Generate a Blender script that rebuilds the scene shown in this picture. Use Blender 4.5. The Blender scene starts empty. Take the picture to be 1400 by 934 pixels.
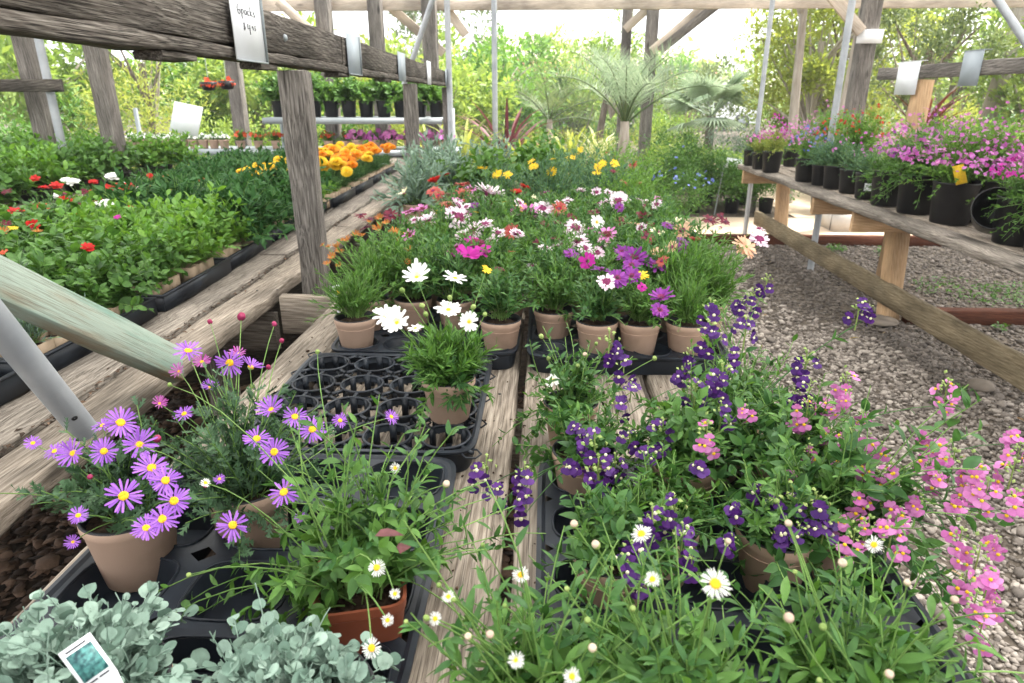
import bpy, math, random
import numpy as np
from mathutils import Matrix, Vector
random.seed(7)
rng = np.random.default_rng(7)
SC = bpy.context.scene
COL = SC.collection
PI = math.pi
R = math.radians

# ------------------------------------------------------------------ camera
CAM_H, PITCH, YAW, FPX = 1.45, R(20.13), R(2.63), 920.0
cd = bpy.data.cameras.new('camera')
cam = bpy.data.objects.new('camera', cd)
COL.objects.link(cam)
SC.camera = cam
cam.location = (0, 0, CAM_H)
cam.rotation_euler = (PI / 2 - PITCH, 0, YAW)
cd.sensor_width = 36
cd.lens = FPX / 1400 * 36
cd.clip_start = 0.02
cd.clip_end = 900
cd.dof.use_dof = True
cd.dof.focus_distance = 1.15
cd.dof.aperture_fstop = 9.0

# ------------------------------------------------------------------ light
SUN_EL, SUN_AZ = R(58), R(60)
w = bpy.data.worlds.new('World')
SC.world = w
w.use_nodes = True
nt = w.node_tree
nt.nodes.clear()
out = nt.nodes.new('ShaderNodeOutputWorld')
bg = nt.nodes.new('ShaderNodeBackground')
sky = nt.nodes.new('ShaderNodeTexSky')
sky.sky_type = 'NISHITA'
sky.sun_disc = False
sky.sun_elevation = SUN_EL
sky.sun_rotation = SUN_AZ
sky.dust_density = 3.0
hs = nt.nodes.new('ShaderNodeHueSaturation')
hs.inputs['Saturation'].default_value = 0.45
hs.inputs['Value'].default_value = 1.35
nt.links.new(sky.outputs[0], hs.inputs['Color'])
# thin high cloud: neutral veil over the blue
tc = nt.nodes.new('ShaderNodeTexCoord')
nz = nt.nodes.new('ShaderNodeTexNoise')
nz.inputs['Scale'].default_value = 2.2
nz.inputs['Detail'].default_value = 6
nt.links.new(tc.outputs['Generated'], nz.inputs['Vector'])
mr = nt.nodes.new('ShaderNodeMapRange')
mr.inputs['From Min'].default_value = 0.3
mr.inputs['From Max'].default_value = 0.65
mr.inputs['To Min'].default_value = 0.45
mr.inputs['To Max'].default_value = 0.95
nt.links.new(nz.outputs[0], mr.inputs['Value'])
mx = nt.nodes.new('ShaderNodeMix')
mx.data_type = 'RGBA'
nt.links.new(mr.outputs[0], mx.inputs['Factor'])
nt.links.new(hs.outputs[0], mx.inputs['A'])
mx.inputs['B'].default_value = (7.5, 7.6, 7.8, 1)
nt.links.new(mx.outputs['Result'], bg.inputs['Color'])
bg.inputs['Strength'].default_value = 0.12
nt.links.new(bg.outputs[0], out.inputs[0])
sd = bpy.data.lights.new('sun', 'SUN')
sd.energy = 4.0
sd.angle = R(8)
sd.color = (1, 0.96, 0.89)
sun = bpy.data.objects.new('sun', sd)
COL.objects.link(sun)
# Nishita rotation is clockwise from +Y
sdir = Vector((math.sin(SUN_AZ) * math.cos(SUN_EL), math.cos(SUN_AZ) * math.cos(SUN_EL), math.sin(SUN_EL)))
sun.rotation_euler = sdir.to_track_quat('Z', 'Y').to_euler()
SC.view_settings.view_transform = 'Standard'
SC.view_settings.look = 'None'
SC.view_settings.exposure = 1.85
SC.view_settings.gamma = 1
SC.render.engine = 'CYCLES'
SC.cycles.use_denoising = True
SC.cycles.max_bounces = 6
SC.cycles.diffuse_bounces = 4
SC.cycles.transparent_max_bounces = 8
SC.cycles.caustics_reflective = False
SC.cycles.caustics_refractive = False

# ------------------------------------------------------------------ helpers: placing
W = {}          # world matrix of every object by name
_fw = np.array([-math.sin(YAW) * math.cos(PITCH), math.cos(YAW) * math.cos(PITCH), -math.sin(PITCH)])
_rt = np.array([math.cos(YAW), math.sin(YAW), 0.0])
_up = np.cross(_rt, _fw)

def at(px, py, depth):
    """the world point a photograph position stands for at a measured distance"""
    d = _fw + (px - 700) / FPX * _rt - (py - 467) / FPX * _up
    return np.array([0, 0, CAM_H]) + depth * d

def at_z(px, py, z):
    d = _fw + (px - 700) / FPX * _rt - (py - 467) / FPX * _up
    return np.array([0, 0, CAM_H]) + (z - CAM_H) / d[2] * d

def at_y(px, py, y):
    d = _fw + (px - 700) / FPX * _rt - (py - 467) / FPX * _up
    return np.array([0, 0, CAM_H]) + y / d[1] * d

def T(x, y=None, z=None):
    return Matrix.Translation(Vector((x, y, z)) if y is not None else Vector(tuple(x)))

def Rz(a): return Matrix.Rotation(a, 4, 'Z')
def Rx(a): return Matrix.Rotation(a, 4, 'X')
def Ry(a): return Matrix.Rotation(a, 4, 'Y')

def place(o, parent=None, M=None):
    M = M if M is not None else (W[parent.name] if parent else Matrix())
    COL.objects.link(o)
    if parent:
        o.parent = parent
        o.matrix_basis = W[parent.name].inverted() @ M
    else:
        o.matrix_basis = M
    W[o.name] = M
    return o

def tag(o, label=None, cat=None, group=None, kind=None):
    if label: o['label'] = label
    if cat: o['category'] = cat
    if group: o['group'] = group
    if kind: o['kind'] = kind
    return o

def thing(name, label, cat, M, group=None):
    if not isinstance(M, Matrix): M = T(M)
    o = bpy.data.objects.new(name, None)
    o.empty_display_size = 0.05
    place(o, None, M)
    return tag(o, label, cat, group)

def inst(name, mesh, parent, L):
    """L is local to parent; parent must be in W"""
    o = bpy.data.objects.new(name, mesh)
    COL.objects.link(o)
    o.parent = parent
    o.matrix_basis = L
    W[o.name] = W[parent.name] @ L
    return o

# ------------------------------------------------------------------ helpers: meshes
class MB:
    def __init__(s):
        s.V = []; s.F = []; s.M = []; s.T = []; s.n = 0
    def add(s, V, F, mat=0, tint=0.5):
        V = np.asarray(V, dtype=np.float32).reshape(-1, 3)
        F = np.asarray(F, dtype=np.int32)
        if F.size == 0: return
        s.V.append(V); s.F.append(F + s.n)
        m = np.full(len(F), mat, np.int32) if np.isscalar(mat) else np.asarray(mat, np.int32)
        s.M.append(m)
        t = np.full(len(V), tint, np.float32) if np.isscalar(tint) else np.asarray(tint, np.float32)
        s.T.append(t)
        s.n += len(V)
    def mesh(s, name, mats, smooth=False):
        V = np.concatenate(s.V); me = bpy.data.meshes.new(name)
        loops = np.concatenate([f.ravel() for f in s.F])
        tot = np.concatenate([np.full(len(f), f.shape[1], np.int32) for f in s.F])
        start = np.concatenate([[0], np.cumsum(tot)[:-1]]).astype(np.int32)
        me.vertices.add(len(V)); me.vertices.foreach_set('co', V.ravel())
        me.loops.add(len(loops)); me.loops.foreach_set('vertex_index', loops)
        me.polygons.add(len(tot))
        me.polygons.foreach_set('loop_start', start)
        me.polygons.foreach_set('material_index', np.concatenate(s.M))
        if smooth: me.polygons.foreach_set('use_smooth', np.ones(len(tot), bool))
        at_ = me.attributes.new('tint', 'FLOAT', 'POINT')
        at_.data.foreach_set('value', np.concatenate(s.T))
        for m in (mats if isinstance(mats, (list, tuple)) else [mats]): me.materials.append(m)
        me.update(calc_edges=True)
        me.validate()
        return me
    def obj(s, name, mats, parent=None, M=None, smooth=False):
        return place(bpy.data.objects.new(name, s.mesh(name, mats, smooth)), parent, M)

BOXF = np.array([[0, 1, 3, 2], [4, 6, 7, 5], [0, 4, 5, 1], [2, 3, 7, 6], [0, 2, 6, 4], [1, 5, 7, 3]])
def box(mb, c, s, M=None, mat=0, tint=0.5):
    V = np.array([[x, y, z] for x in (-.5, .5) for y in (-.5, .5) for z in (-.5, .5)]) * np.array(s) + np.array(c)
    if M is not None:
        A = np.array(M)
        V = V @ A[:3, :3].T + A[:3, 3]
    mb.add(V, BOXF, mat, tint)

def tube(mb, P, r, n=6, mat=0, tint=0.5, cap=False):
    P = np.asarray(P, float); K = len(P)
    r = np.full(K, r) if np.isscalar(r) else np.asarray(r)
    d = np.gradient(P, axis=0); d /= np.linalg.norm(d, axis=1)[:, None] + 1e-9
    ref = np.array([0, 0, 1.0]) if abs(d[:, 2].mean()) < .8 else np.array([1.0, 0, 0])
    a = np.cross(d, ref); a /= np.linalg.norm(a, axis=1)[:, None] + 1e-9
    b = np.cross(d, a)
    th = np.arange(n) * 2 * PI / n
    V = P[:, None] + r[:, None, None] * (np.cos(th)[None, :, None] * a[:, None] + np.sin(th)[None, :, None] * b[:, None])
    i = np.arange(K - 1)[:, None] * n; j = np.arange(n)[None]; k = (j + 1) % n
    F = np.stack([i + j, i + k, i + n + k, i + n + j], -1).reshape(-1, 4)
    mb.add(V.reshape(-1, 3), F, mat, tint)
    if cap:
        for q in (0, K - 1):
            V2 = np.vstack([V[q], P[q]])
            mb.add(V2, [[x, (x + 1) % n, n] for x in range(n)], mat, tint)

def lathe(mb, prof, n=32, mat=0, M=None, seg_mats=None, tint=.5):
    prof = np.asarray(prof, float); K = len(prof)
    th = np.arange(n) * 2 * PI / n
    V = np.stack([prof[:, 0:1] * np.cos(th), prof[:, 0:1] * np.sin(th), np.repeat(prof[:, 1:2], n, 1)], -1).reshape(-1, 3)
    if M is not None:
        A = np.array(M); V = V @ A[:3, :3].T + A[:3, 3]
    i = np.arange(K - 1)[:, None] * n; j = np.arange(n)[None]; k = (j + 1) % n
    F = np.stack([i + j, i + k, i + n + k, i + n + j], -1).reshape(-1, 4)
    m = mat if seg_mats is None else np.repeat(seg_mats, n)
    mb.add(V, F, m, tint)

def unit(v):
    return v / (np.linalg.norm(v, axis=-1, keepdims=True) + 1e-9)

def scatter(mb, tV, tF, pos, d, nrm, size, wid=None, mat=0, tint=None):
    """copies of a template (x = length, z = normal) merged into mb"""
    N = len(pos)
    if N == 0: return
    X = unit(d); Y = unit(np.cross(nrm, X)); Z = np.cross(X, Y)
    size = np.broadcast_to(np.asarray(size, float), (N,))
    wid = size if wid is None else np.broadcast_to(np.asarray(wid, float), (N,))
    V = pos[:, None] + tV[None, :, 0:1] * (X * size[:, None])[:, None] + tV[None, :, 1:2] * (Y * wid[:, None])[:, None] + tV[None, :, 2:3] * (Z * size[:, None])[:, None]
    k = len(tV)
    F = (np.asarray(tF)[None] + (np.arange(N) * k)[:, None, None]).reshape(-1, np.asarray(tF).shape[1])
    t = rng.random(N) if tint is None else tint
    m = mat if np.isscalar(mat) else np.tile(np.asarray(mat), N)
    mb.add(V.reshape(-1, 3), F, m, np.repeat(t, k))

def frame(pos, d, nrm, s):
    X = unit(np.asarray(d, float)); Y = unit(np.cross(nrm, X)); Z = np.cross(X, Y)
    m = Matrix.Identity(4)
    for i in range(3):
        m[i][0] = X[i] * s; m[i][1] = Y[i] * s; m[i][2] = Z[i] * s; m[i][3] = pos[i]
    return m

# leaf templates: x 0..1, total width = w
def lance(w=.3, fold=.25, curl=.25, n=4, peak=.4, pet=.0):
    V = []; F = []
    for i in range(n + 1):
        t = i / n
        if t < peak: ww = math.sin(t / peak * PI / 2) ** .8
        else: ww = math.cos((t - peak) / (1 - peak) * PI / 2) ** .9
        ww = max(ww, .06 if i == 0 else .03) * w / 2
        z = -curl * t * t
        x = pet + t * (1 - pet)
        V += [[x, -ww, z + fold * ww], [x, 0, z], [x, ww, z + fold * ww]]
        if i:
            b = 3 * i
            F += [[b - 3, b - 2, b + 1, b], [b - 2, b - 1, b + 2, b + 1]]
    return np.array(V), np.array(F)

def kite(w=.45, fold=.3):
    return np.array([[0, 0, 0], [.45, -w / 2, fold * w / 2], [1, 0, -.12], [.45, w / 2, fold * w / 2]]), np.array([[0, 1, 2], [0, 2, 3]])

def kidney(cup=.2, n=12):
    """round, notched at the stalk, wavy rim"""
    V = [[.42, 0, -.02]]; F = []
    for i in range(n + 1):
        a = PI - (i / n * 2 - 1) * PI * .93
        a = (i / n * 2 - 1) * PI * .93
        r = .5 + .02 * math.sin(5 * a)
        V.append([.5 + r * math.cos(a), r * math.sin(a) * 1.12, cup * (.8 + .2 * math.sin(4 * a)) * .5 * abs(math.sin(a)) ** 1.2])
        if i: F.append([0, i, i + 1])
    V = np.array(V); V[:, 0] -= .08
    return V, np.array(F)

def lobed(w=.6):
    """small toothed leaf, three lobes a side"""
    c = [[0, 0, 0], [.3, 0, 0], [.55, 0, 0], [.8, 0, -.03], [1, 0, -.08]]
    V = list(c); F = []
    for s in (-1, 1):
        for k, (x, l, y) in enumerate([(.32, 1, .35), (.58, 2, .5), (.82, 3, .36)]):
            V.append([x + .12, s * y * w, .04])
            i = len(V) - 1
            F.append([l - 1 if l > 0 else 0, i, l] if s > 0 else [l - 1, l, i])
        F.append([3, 4, 3 + 0] if False else [2, 3, 4])
    # narrow blade along the midrib
    b = len(V)
    V += [[.1, -.05, 0], [.1, .05, 0], [.9, .07, 0], [.9, -.07, 0]]
    F += [[b, b + 1, b + 2], [b, b + 2, b + 3]]
    return np.array(V), np.array(F)

L_LANCE = lance(.3)
L_BROAD = lance(.52, .3, .3, 4, .42)
L_OVAL = lance(.62, .2, .25, 4, .5)
L_NARROW = lance(.16, .3, .15, 3)
L_KITE = kite()
L_SLIM = kite(.2)
L_KID = kidney()
L_LOBE = lobed()

# ------------------------------------------------------------------ materials
MATS = {}
def _nt(name):
    m = bpy.data.materials.new(name); m.use_nodes = True
    t = m.node_tree; t.nodes.clear()
    o = t.nodes.new('ShaderNodeOutputMaterial')
    return m, t, o

def _n(t, typ, **kw):
    n = t.nodes.new(typ)
    for k, v in kw.items():
        if hasattr(n, k): setattr(n, k, v)
        else: n.inputs[k].default_value = v
    return n

def rgba(c): return (c[0], c[1], c[2], 1)

def _mixc(t, fac, a, b, blend='MIX'):
    m = t.nodes.new('ShaderNodeMix'); m.data_type = 'RGBA'; m.blend_type = blend
    for s, v in (('Factor', fac), ('A', a), ('B', b)):
        if isinstance(v, bpy.types.NodeSocket): t.links.new(v, m.inputs[s])
        elif s == 'Factor': m.inputs[s].default_value = v
        else: m.inputs[s].default_value = rgba(v)
    return m.outputs['Result']

def _rand(t, extra=0.0):
    a = _n(t, 'ShaderNodeAttribute', attribute_name='tint')
    oi = _n(t, 'ShaderNodeObjectInfo')
    s = _n(t, 'ShaderNodeMath', operation='ADD')
    t.links.new(a.outputs['Fac'], s.inputs[0]); t.links.new(oi.outputs['Random'], s.inputs[1])
    f = _n(t, 'ShaderNodeMath', operation='FRACT'); t.links.new(s.outputs[0], f.inputs[0])
    return f.outputs[0]

def leaf_mat(name, c1, c2, trans=.3, rough=.5, spec=.3, vein=True):
    m, t, o = _nt(name)
    r = _rand(t)
    col = _mixc(t, r, c1, c2)
    tcn = _n(t, 'ShaderNodeTexCoord')
    nz = _n(t, 'ShaderNodeTexNoise', Scale=90.0, Detail=3.0)
    t.links.new(tcn.outputs['Object'], nz.inputs['Vector'])
    mr = _n(t, 'ShaderNodeMapRange'); mr.inputs['From Min'].default_value = .3; mr.inputs['From Max'].default_value = .7
    mr.inputs['To Min'].default_value = .75; mr.inputs['To Max'].default_value = 1.2
    t.links.new(nz.outputs[0], mr.inputs['Value'])
    hv = _n(t, 'ShaderNodeHueSaturation'); t.links.new(mr.outputs[0], hv.inputs['Value']); t.links.new(col, hv.inputs['Color'])
    p = _n(t, 'ShaderNodeBsdfPrincipled', Roughness=rough); p.inputs['Specular IOR Level'].default_value = spec
    t.links.new(hv.outputs[0], p.inputs['Base Color'])
    tr = _n(t, 'ShaderNodeBsdfTranslucent')
    hy = _n(t, 'ShaderNodeHueSaturation', Hue=.485, Saturation=1.1, Value=1.35); t.links.new(hv.outputs[0], hy.inputs['Color'])
    t.links.new(hy.outputs[0], tr.inputs['Color'])
    ms = _n(t, 'ShaderNodeMixShader'); ms.inputs[0].default_value = trans
    t.links.new(p.outputs[0], ms.inputs[1]); t.links.new(tr.outputs[0], ms.inputs[2]); t.links.new(ms.outputs[0], o.inputs[0])
    MATS[name] = m
    return m

def flat_mat(name, c1, c2=None, rough=.6, spec=.4, scale=20., metal=0, bump=0., detail=4., stretch=(1, 1, 1), trans=0, coords='Object', lo=.35, hi=.65):
    m, t, o = _nt(name)
    c2 = c2 or c1
    tcn = _n(t, 'ShaderNodeTexCoord'); mp = _n(t, 'ShaderNodeMapping'); mp.inputs['Scale'].default_value = stretch
    oi = _n(t, 'ShaderNodeObjectInfo')
    t.links.new(tcn.outputs[coords], mp.inputs['Vector'])
    mu = _n(t, 'ShaderNodeMath', operation='MULTIPLY'); mu.inputs[1].default_value = 40; t.links.new(oi.outputs['Random'], mu.inputs[0])
    nz = _n(t, 'ShaderNodeTexNoise', Scale=scale, Detail=detail, noise_dimensions='4D')
    t.links.new(mp.outputs[0], nz.inputs['Vector']); t.links.new(mu.outputs[0], nz.inputs['W'])
    mr = _n(t, 'ShaderNodeMapRange'); mr.inputs['From Min'].default_value = lo; mr.inputs['From Max'].default_value = hi
    t.links.new(nz.outputs[0], mr.inputs['Value'])
    col = _mixc(t, mr.outputs[0], c1, c2)
    p = _n(t, 'ShaderNodeBsdfPrincipled', Roughness=rough, Metallic=metal); p.inputs['Specular IOR Level'].default_value = spec
    t.links.new(col, p.inputs['Base Color'])
    if bump:
        b = _n(t, 'ShaderNodeBump', Strength=bump, Distance=.01); t.links.new(nz.outputs[0], b.inputs['Height']); t.links.new(b.outputs[0], p.inputs['Normal'])
    if trans:
        tr = _n(t, 'ShaderNodeBsdfTranslucent'); t.links.new(col, tr.inputs['Color'])
        ms = _n(t, 'ShaderNodeMixShader'); ms.inputs[0].default_value = trans
        t.links.new(p.outputs[0], ms.inputs[1]); t.links.new(tr.outputs[0], ms.inputs[2]); t.links.new(ms.outputs[0], o.inputs[0])
    else: t.links.new(p.outputs[0], o.inputs[0])
    MATS[name] = m
    return m

def tint_mat(name, c1, c2, c3=None, rough=.8, spec=.2, trans=0, objr=True):
    """colour picked per piece by its tint attribute"""
    m, t, o = _nt(name)
    r = _rand(t) if objr else _n(t, 'ShaderNodeAttribute', attribute_name='tint').outputs['Fac']
    cr = _n(t, 'ShaderNodeValToRGB'); t.links.new(r, cr.inputs[0])
    e = cr.color_ramp.elements; e[0].color = rgba(c1); e[1].color = rgba(c3 or c2)
    if c3: k = e.new(.5); k.color = rgba(c2)
    nz = _n(t, 'ShaderNodeTexNoise', Scale=160., Detail=4.); tcn = _n(t, 'ShaderNodeTexCoord'); t.links.new(tcn.outputs['Object'], nz.inputs['Vector'])
    mr = _n(t, 'ShaderNodeMapRange'); mr.inputs['To Min'].default_value = .6; mr.inputs['To Max'].default_value = 1.35; t.links.new(nz.outputs[0], mr.inputs['Value'])
    hv = _n(t, 'ShaderNodeHueSaturation'); t.links.new(cr.outputs[0], hv.inputs['Color']); t.links.new(mr.outputs[0], hv.inputs['Value'])
    p = _n(t, 'ShaderNodeBsdfPrincipled', Roughness=rough); p.inputs['Specular IOR Level'].default_value = spec
    t.links.new(hv.outputs[0], p.inputs['Base Color'])
    if trans:
        tr = _n(t, 'ShaderNodeBsdfTranslucent'); t.links.new(hv.outputs[0], tr.inputs['Color'])
        ms = _n(t, 'ShaderNodeMixShader'); ms.inputs[0].default_value = trans
        t.links.new(p.outputs[0], ms.inputs[1]); t.links.new(tr.outputs[0], ms.inputs[2]); t.links.new(ms.outputs[0], o.inputs[0])
    else: t.links.new(p.outputs[0], o.inputs[0])
    MATS[name] = m
    return m

def wood_mat(name, dark, mid, light, crack=.55, bump=.5, paint=None, patch=.5, rough=.85, knots=True):
    """grain runs along local X"""
    m, t, o = _nt(name)
    tcn = _n(t, 'ShaderNodeTexCoord'); oi = _n(t, 'ShaderNodeObjectInfo')
    mu = _n(t, 'ShaderNodeMath', operation='MULTIPLY'); mu.inputs[1].default_value = 50; t.links.new(oi.outputs['Random'], mu.inputs[0])
    def noise(sc, st, det=5., dist=0.):
        mp = _n(t, 'ShaderNodeMapping'); mp.inputs['Scale'].default_value = st; t.links.new(tcn.outputs['Object'], mp.inputs['Vector'])
        z = _n(t, 'ShaderNodeTexNoise', Scale=sc, Detail=det, Distortion=dist, noise_dimensions='4D')
        t.links.new(mp.outputs[0], z.inputs['Vector']); t.links.new(mu.outputs[0], z.inputs['W'])
        return z.outputs[0]
    g = noise(24., (.2, 9, 9), 7., .6)         # grain bands
    f = noise(60., (.14, 9, 9), 4., .4)        # fine fibres
    k = noise(3.2, (1, 2.4, 2.4), 3.)           # broad staining
    mpw = _n(t, 'ShaderNodeMapping'); mpw.inputs['Scale'].default_value = (.16, 1, 1); t.links.new(tcn.outputs['Object'], mpw.inputs['Vector'])
    ofs = _n(t, 'ShaderNodeVectorMath', operation='ADD'); t.links.new(mpw.outputs[0], ofs.inputs[0]); t.links.new(mu.outputs[0], ofs.inputs[1])
    wv = _n(t, 'ShaderNodeTexWave', wave_type='BANDS', bands_direction='DIAGONAL'); wv.inputs['Scale'].default_value = 34.; wv.inputs['Distortion'].default_value = 7.; wv.inputs['Detail'].default_value = 4.; wv.inputs['Detail Scale'].default_value = 1.1; wv.inputs['Detail Roughness'].default_value = .65
    t.links.new(ofs.outputs[0], wv.inputs['Vector'])
    gm = _n(t, 'ShaderNodeMix', data_type='FLOAT'); gm.inputs[0].default_value = .12; t.links.new(g, gm.inputs[2]); t.links.new(wv.outputs['Fac'], gm.inputs[3]); g = gm.outputs[0]
    cr = _n(t, 'ShaderNodeValToRGB'); t.links.new(g, cr.inputs[0])
    e = cr.color_ramp.elements; e[0].position = .28; e[0].color = rgba(dark); e[1].position = .72; e[1].color = rgba(light)
    q = e.new(.5); q.color = rgba(mid)
    mr = _n(t, 'ShaderNodeMapRange'); mr.inputs['From Min'].default_value = .3; mr.inputs['From Max'].default_value = .7
    mr.inputs['To Min'].default_value = .55; mr.inputs['To Max'].default_value = 1.25; t.links.new(k, mr.inputs['Value'])
    hv = _n(t, 'ShaderNodeHueSaturation'); t.links.new(cr.outputs[0], hv.inputs['Color']); t.links.new(mr.outputs[0], hv.inputs['Value'])
    # knots: small dark eyes, drawn out along the grain
    mk = _n(t, 'ShaderNodeMapping'); mk.inputs['Scale'].default_value = (1.3, 4., 4.); t.links.new(tcn.outputs['Object'], mk.inputs['Vector'])
    ko = _n(t, 'ShaderNodeVectorMath', operation='ADD'); t.links.new(mk.outputs[0], ko.inputs[0]); t.links.new(mu.outputs[0], ko.inputs[1])
    kv = _n(t, 'ShaderNodeTexVoronoi', Scale=1.6); t.links.new(ko.outputs[0], kv.inputs['Vector'])
    km = _n(t, 'ShaderNodeMapRange'); km.inputs['From Min'].default_value = .05; km.inputs['From Max'].default_value = .14; km.inputs['To Min'].default_value = .3; t.links.new(kv.outputs['Distance'], km.inputs['Value'])
    hk = _n(t, 'ShaderNodeHueSaturation'); t.links.new(hv.outputs[0], hk.inputs['Color']); t.links.new(km.outputs[0], hk.inputs['Value']); hv = hk
    # checks: thin dark splits
    mc = _n(t, 'ShaderNodeMapRange'); mc.inputs['From Min'].default_value = .36; mc.inputs['From Max'].default_value = .46
    mc.inputs['To Min'].default_value = 1 - crack; mc.inputs['To Max'].default_value = 1.0; t.links.new(f, mc.inputs['Value'])
    col = _mixc(t, 1.0, hv.outputs[0], (1, 1, 1), 'MULTIPLY')
    h2 = _n(t, 'ShaderNodeHueSaturation'); t.links.new(col, h2.inputs['Color']); t.links.new(mc.outputs[0], h2.inputs['Value'])
    res = h2.outputs[0]
    if paint:
        pz = noise(5., (.8, 3, 3), 6., .4)
        pm = _n(t, 'ShaderNodeMapRange'); pm.inputs['From Min'].default_value = .44; pm.inputs['From Max'].default_value = .6
        t.links.new(pz, pm.inputs['Value'])
        pf = _n(t, 'ShaderNodeMath', operation='MULTIPLY'); t.links.new(pm.outputs[0], pf.inputs[0]); t.links.new(mc.outputs[0], pf.inputs[1])
        inv = _n(t, 'ShaderNodeMath', operation='SUBTRACT'); inv.inputs[0].default_value = 1.0; t.links.new(pf.outputs[0], inv.inputs[1])
        res = _mixc(t, pm.outputs[0], _mixc(t, .35, paint, (.45, .42, .36)), paint)
        res = _mixc(t, mc.outputs[0], h2.outputs[0], res)
        wz = noise(3., (1., 4, 4), 5.)
        wm = _n(t, 'ShaderNodeMapRange'); wm.inputs['From Min'].default_value = .53; wm.inputs['From Max'].default_value = .68; t.links.new(wz, wm.inputs['Value'])
        res = _mixc(t, wm.outputs[0], res, (.2, .12, .06))
    p = _n(t, 'ShaderNodeBsdfPrincipled', Roughness=rough); p.inputs['Specular IOR Level'].default_value = .15
    t.links.new(res, p.inputs['Base Color'])
    ad = _n(t, 'ShaderNodeMath', operation='ADD'); t.links.new(g, ad.inputs[0]); t.links.new(mc.outputs[0], ad.inputs[1])
    b = _n(t, 'ShaderNodeBump', Strength=bump, Distance=.004); t.links.new(ad.outputs[0], b.inputs['Height']); t.links.new(b.outputs[0], p.inputs['Normal'])
    t.links.new(p.outputs[0], o.inputs[0])
    MATS[name] = m
    return m

wood_mat('wood_grey_dark', (.04, .032, .026), (.115, .10, .085), (.25, .225, .195), .75, .8)
wood_mat('wood_post', (.09, .08, .07), (.20, .18, .16), (.36, .33, .30), .7, .8)
wood_mat('wood_plank', (.14, .113, .087), (.265, .222, .178), (.42, .365, .30), .5, .6)
wood_mat('wood_plank_grey', (.12, .10, .082), (.235, .205, .172), (.39, .345, .295), .55, .8)
wood_mat('wood_new', (.42, .26, .14), (.56, .37, .21), (.68, .48, .3), .15, .2)
wood_mat('wood_pale', (.42, .33, .25), (.56, .47, .38), (.68, .6, .5), .15, .2)
wood_mat('wood_brown', (.12, .09, .05), (.24, .19, .12), (.36, .30, .2), .4, .4)
wood_mat('wood_red', (.05, .018, .01), (.09, .032, .018), (.14, .055, .03), .4, .4)
wood_mat('wood_teal', (.16, .12, .08), (.28, .23, .17), (.4, .34, .27), .55, .5, paint=(.165, .26, .21))
flat_mat('pot_taupe', (.30, .205, .15), (.44, .305, .228), .6, .3, 11., bump=.04, lo=.28, hi=.46, detail=8.)
flat_mat('pot_inner', (.012, .012, .014), (.025, .025, .028), .5, .3)
flat_mat('pot_terracotta', (.20, .055, .028), (.25, .075, .04), .4, .45, 25., bump=.05)
flat_mat('tray_black', (.006, .008, .012), (.018, .023, .031), .42, .3, 14., bump=.06)
flat_mat('pot_black', (.006, .006, .007), (.022, .021, .02), .42, .35, 9., lo=.4, hi=.75)
flat_mat('pack_brown', (.30, .22, .15), (.38, .29, .2), .7, .2)
flat_mat('soil', (.02, .013, .009), (.075, .05, .035), .95, .1, 110., bump=1.)
flat_mat('metal_grey', (.22, .25, .26), (.30, .33, .34), .5, .4, 6., metal=.15)
flat_mat('pipe_metal', (.42, .44, .46), (.30, .32, .34), .5, .5, 9., metal=.35)
flat_mat('stone_tan', (.13, .11, .09), (.22, .185, .15), .9, .1, 12., bump=.3)
flat_mat('sign_white', (.84, .86, .88), (.76, .78, .8), .8, .2, 5.)
flat_mat('sign_plate', (.36, .40, .43), (.30, .34, .37), .75, .25, 8.)
flat_mat('ink', (.03, .03, .04))
flat_mat('white_paint', (.78, .79, .8), (.7, .71, .72), .3, .5)
flat_mat('dark_glass', (.03, .035, .04), rough=.1)
flat_mat('rubber', (.02, .02, .02))
flat_mat('concrete_path', (.50, .39, .28), (.60, .475, .355), .9, .2, 6., bump=.1)
flat_mat('concrete', (.42, .39, .35), (.5, .47, .43), .9, .2, 9., bump=.2)
flat_mat('bark', (.10, .08, .06), (.24, .2, .165), .9, .1, 14., bump=.8, stretch=(3, 3, .5))
flat_mat('bark_pale', (.28, .24, .2), (.42, .37, .32), .9, .1, 9., bump=.5, stretch=(3, 3, .5))
flat_mat('house_tan', (.5, .26, .13), (.58, .33, .18), .9, .1)
flat_mat('hill_mat', (.42, .33, .24), (.36, .34, .2), .95, .1, .08)
tint_mat('gravel_mat', (.07, .06, .052), (.225, .192, .163), (.46, .405, .35), objr=False)
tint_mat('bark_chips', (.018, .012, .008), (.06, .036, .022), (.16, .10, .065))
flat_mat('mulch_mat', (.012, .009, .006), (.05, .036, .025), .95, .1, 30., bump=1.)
tint_mat('bark_chips_dry', (.10, .06, .03), (.26, .17, .09), (.36, .27, .15))
flat_mat('ground_mat', (.07, .057, .045), (.15, .125, .1), .95, .1, 45., bump=.8)
# greens
leaf_mat('leaf_aster', (.04, .09, .042), (.08, .155, .07), .2)
leaf_mat('leaf_green', (.045, .12, .022), (.11, .235, .045), .3)
leaf_mat('leaf_mid', (.032, .10, .026), (.08, .185, .045), .28)
leaf_mat('leaf_deep', (.02, .072, .018), (.05, .135, .035), .22, .65, .2)
leaf_mat('leaf_lime', (.085, .21, .03), (.18, .34, .06), .35)
leaf_mat('leaf_sage', (.15, .23, .17), (.24, .33, .25), .2, .7)
leaf_mat('leaf_silver', (.13, .205, .16), (.31, .415, .345), .12, .8, .1)
leaf_mat('leaf_palm', (.2, .28, .17), (.34, .42, .28), .3)
leaf_mat('leaf_bluegreen', (.06, .14, .075), (.13, .24, .13), .25)
leaf_mat('leaf_yellow', (.22, .29, .06), (.40, .44, .11), .4)
leaf_mat('leaf_bright', (.13, .235, .045), (.32, .42, .1), .4)
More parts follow.
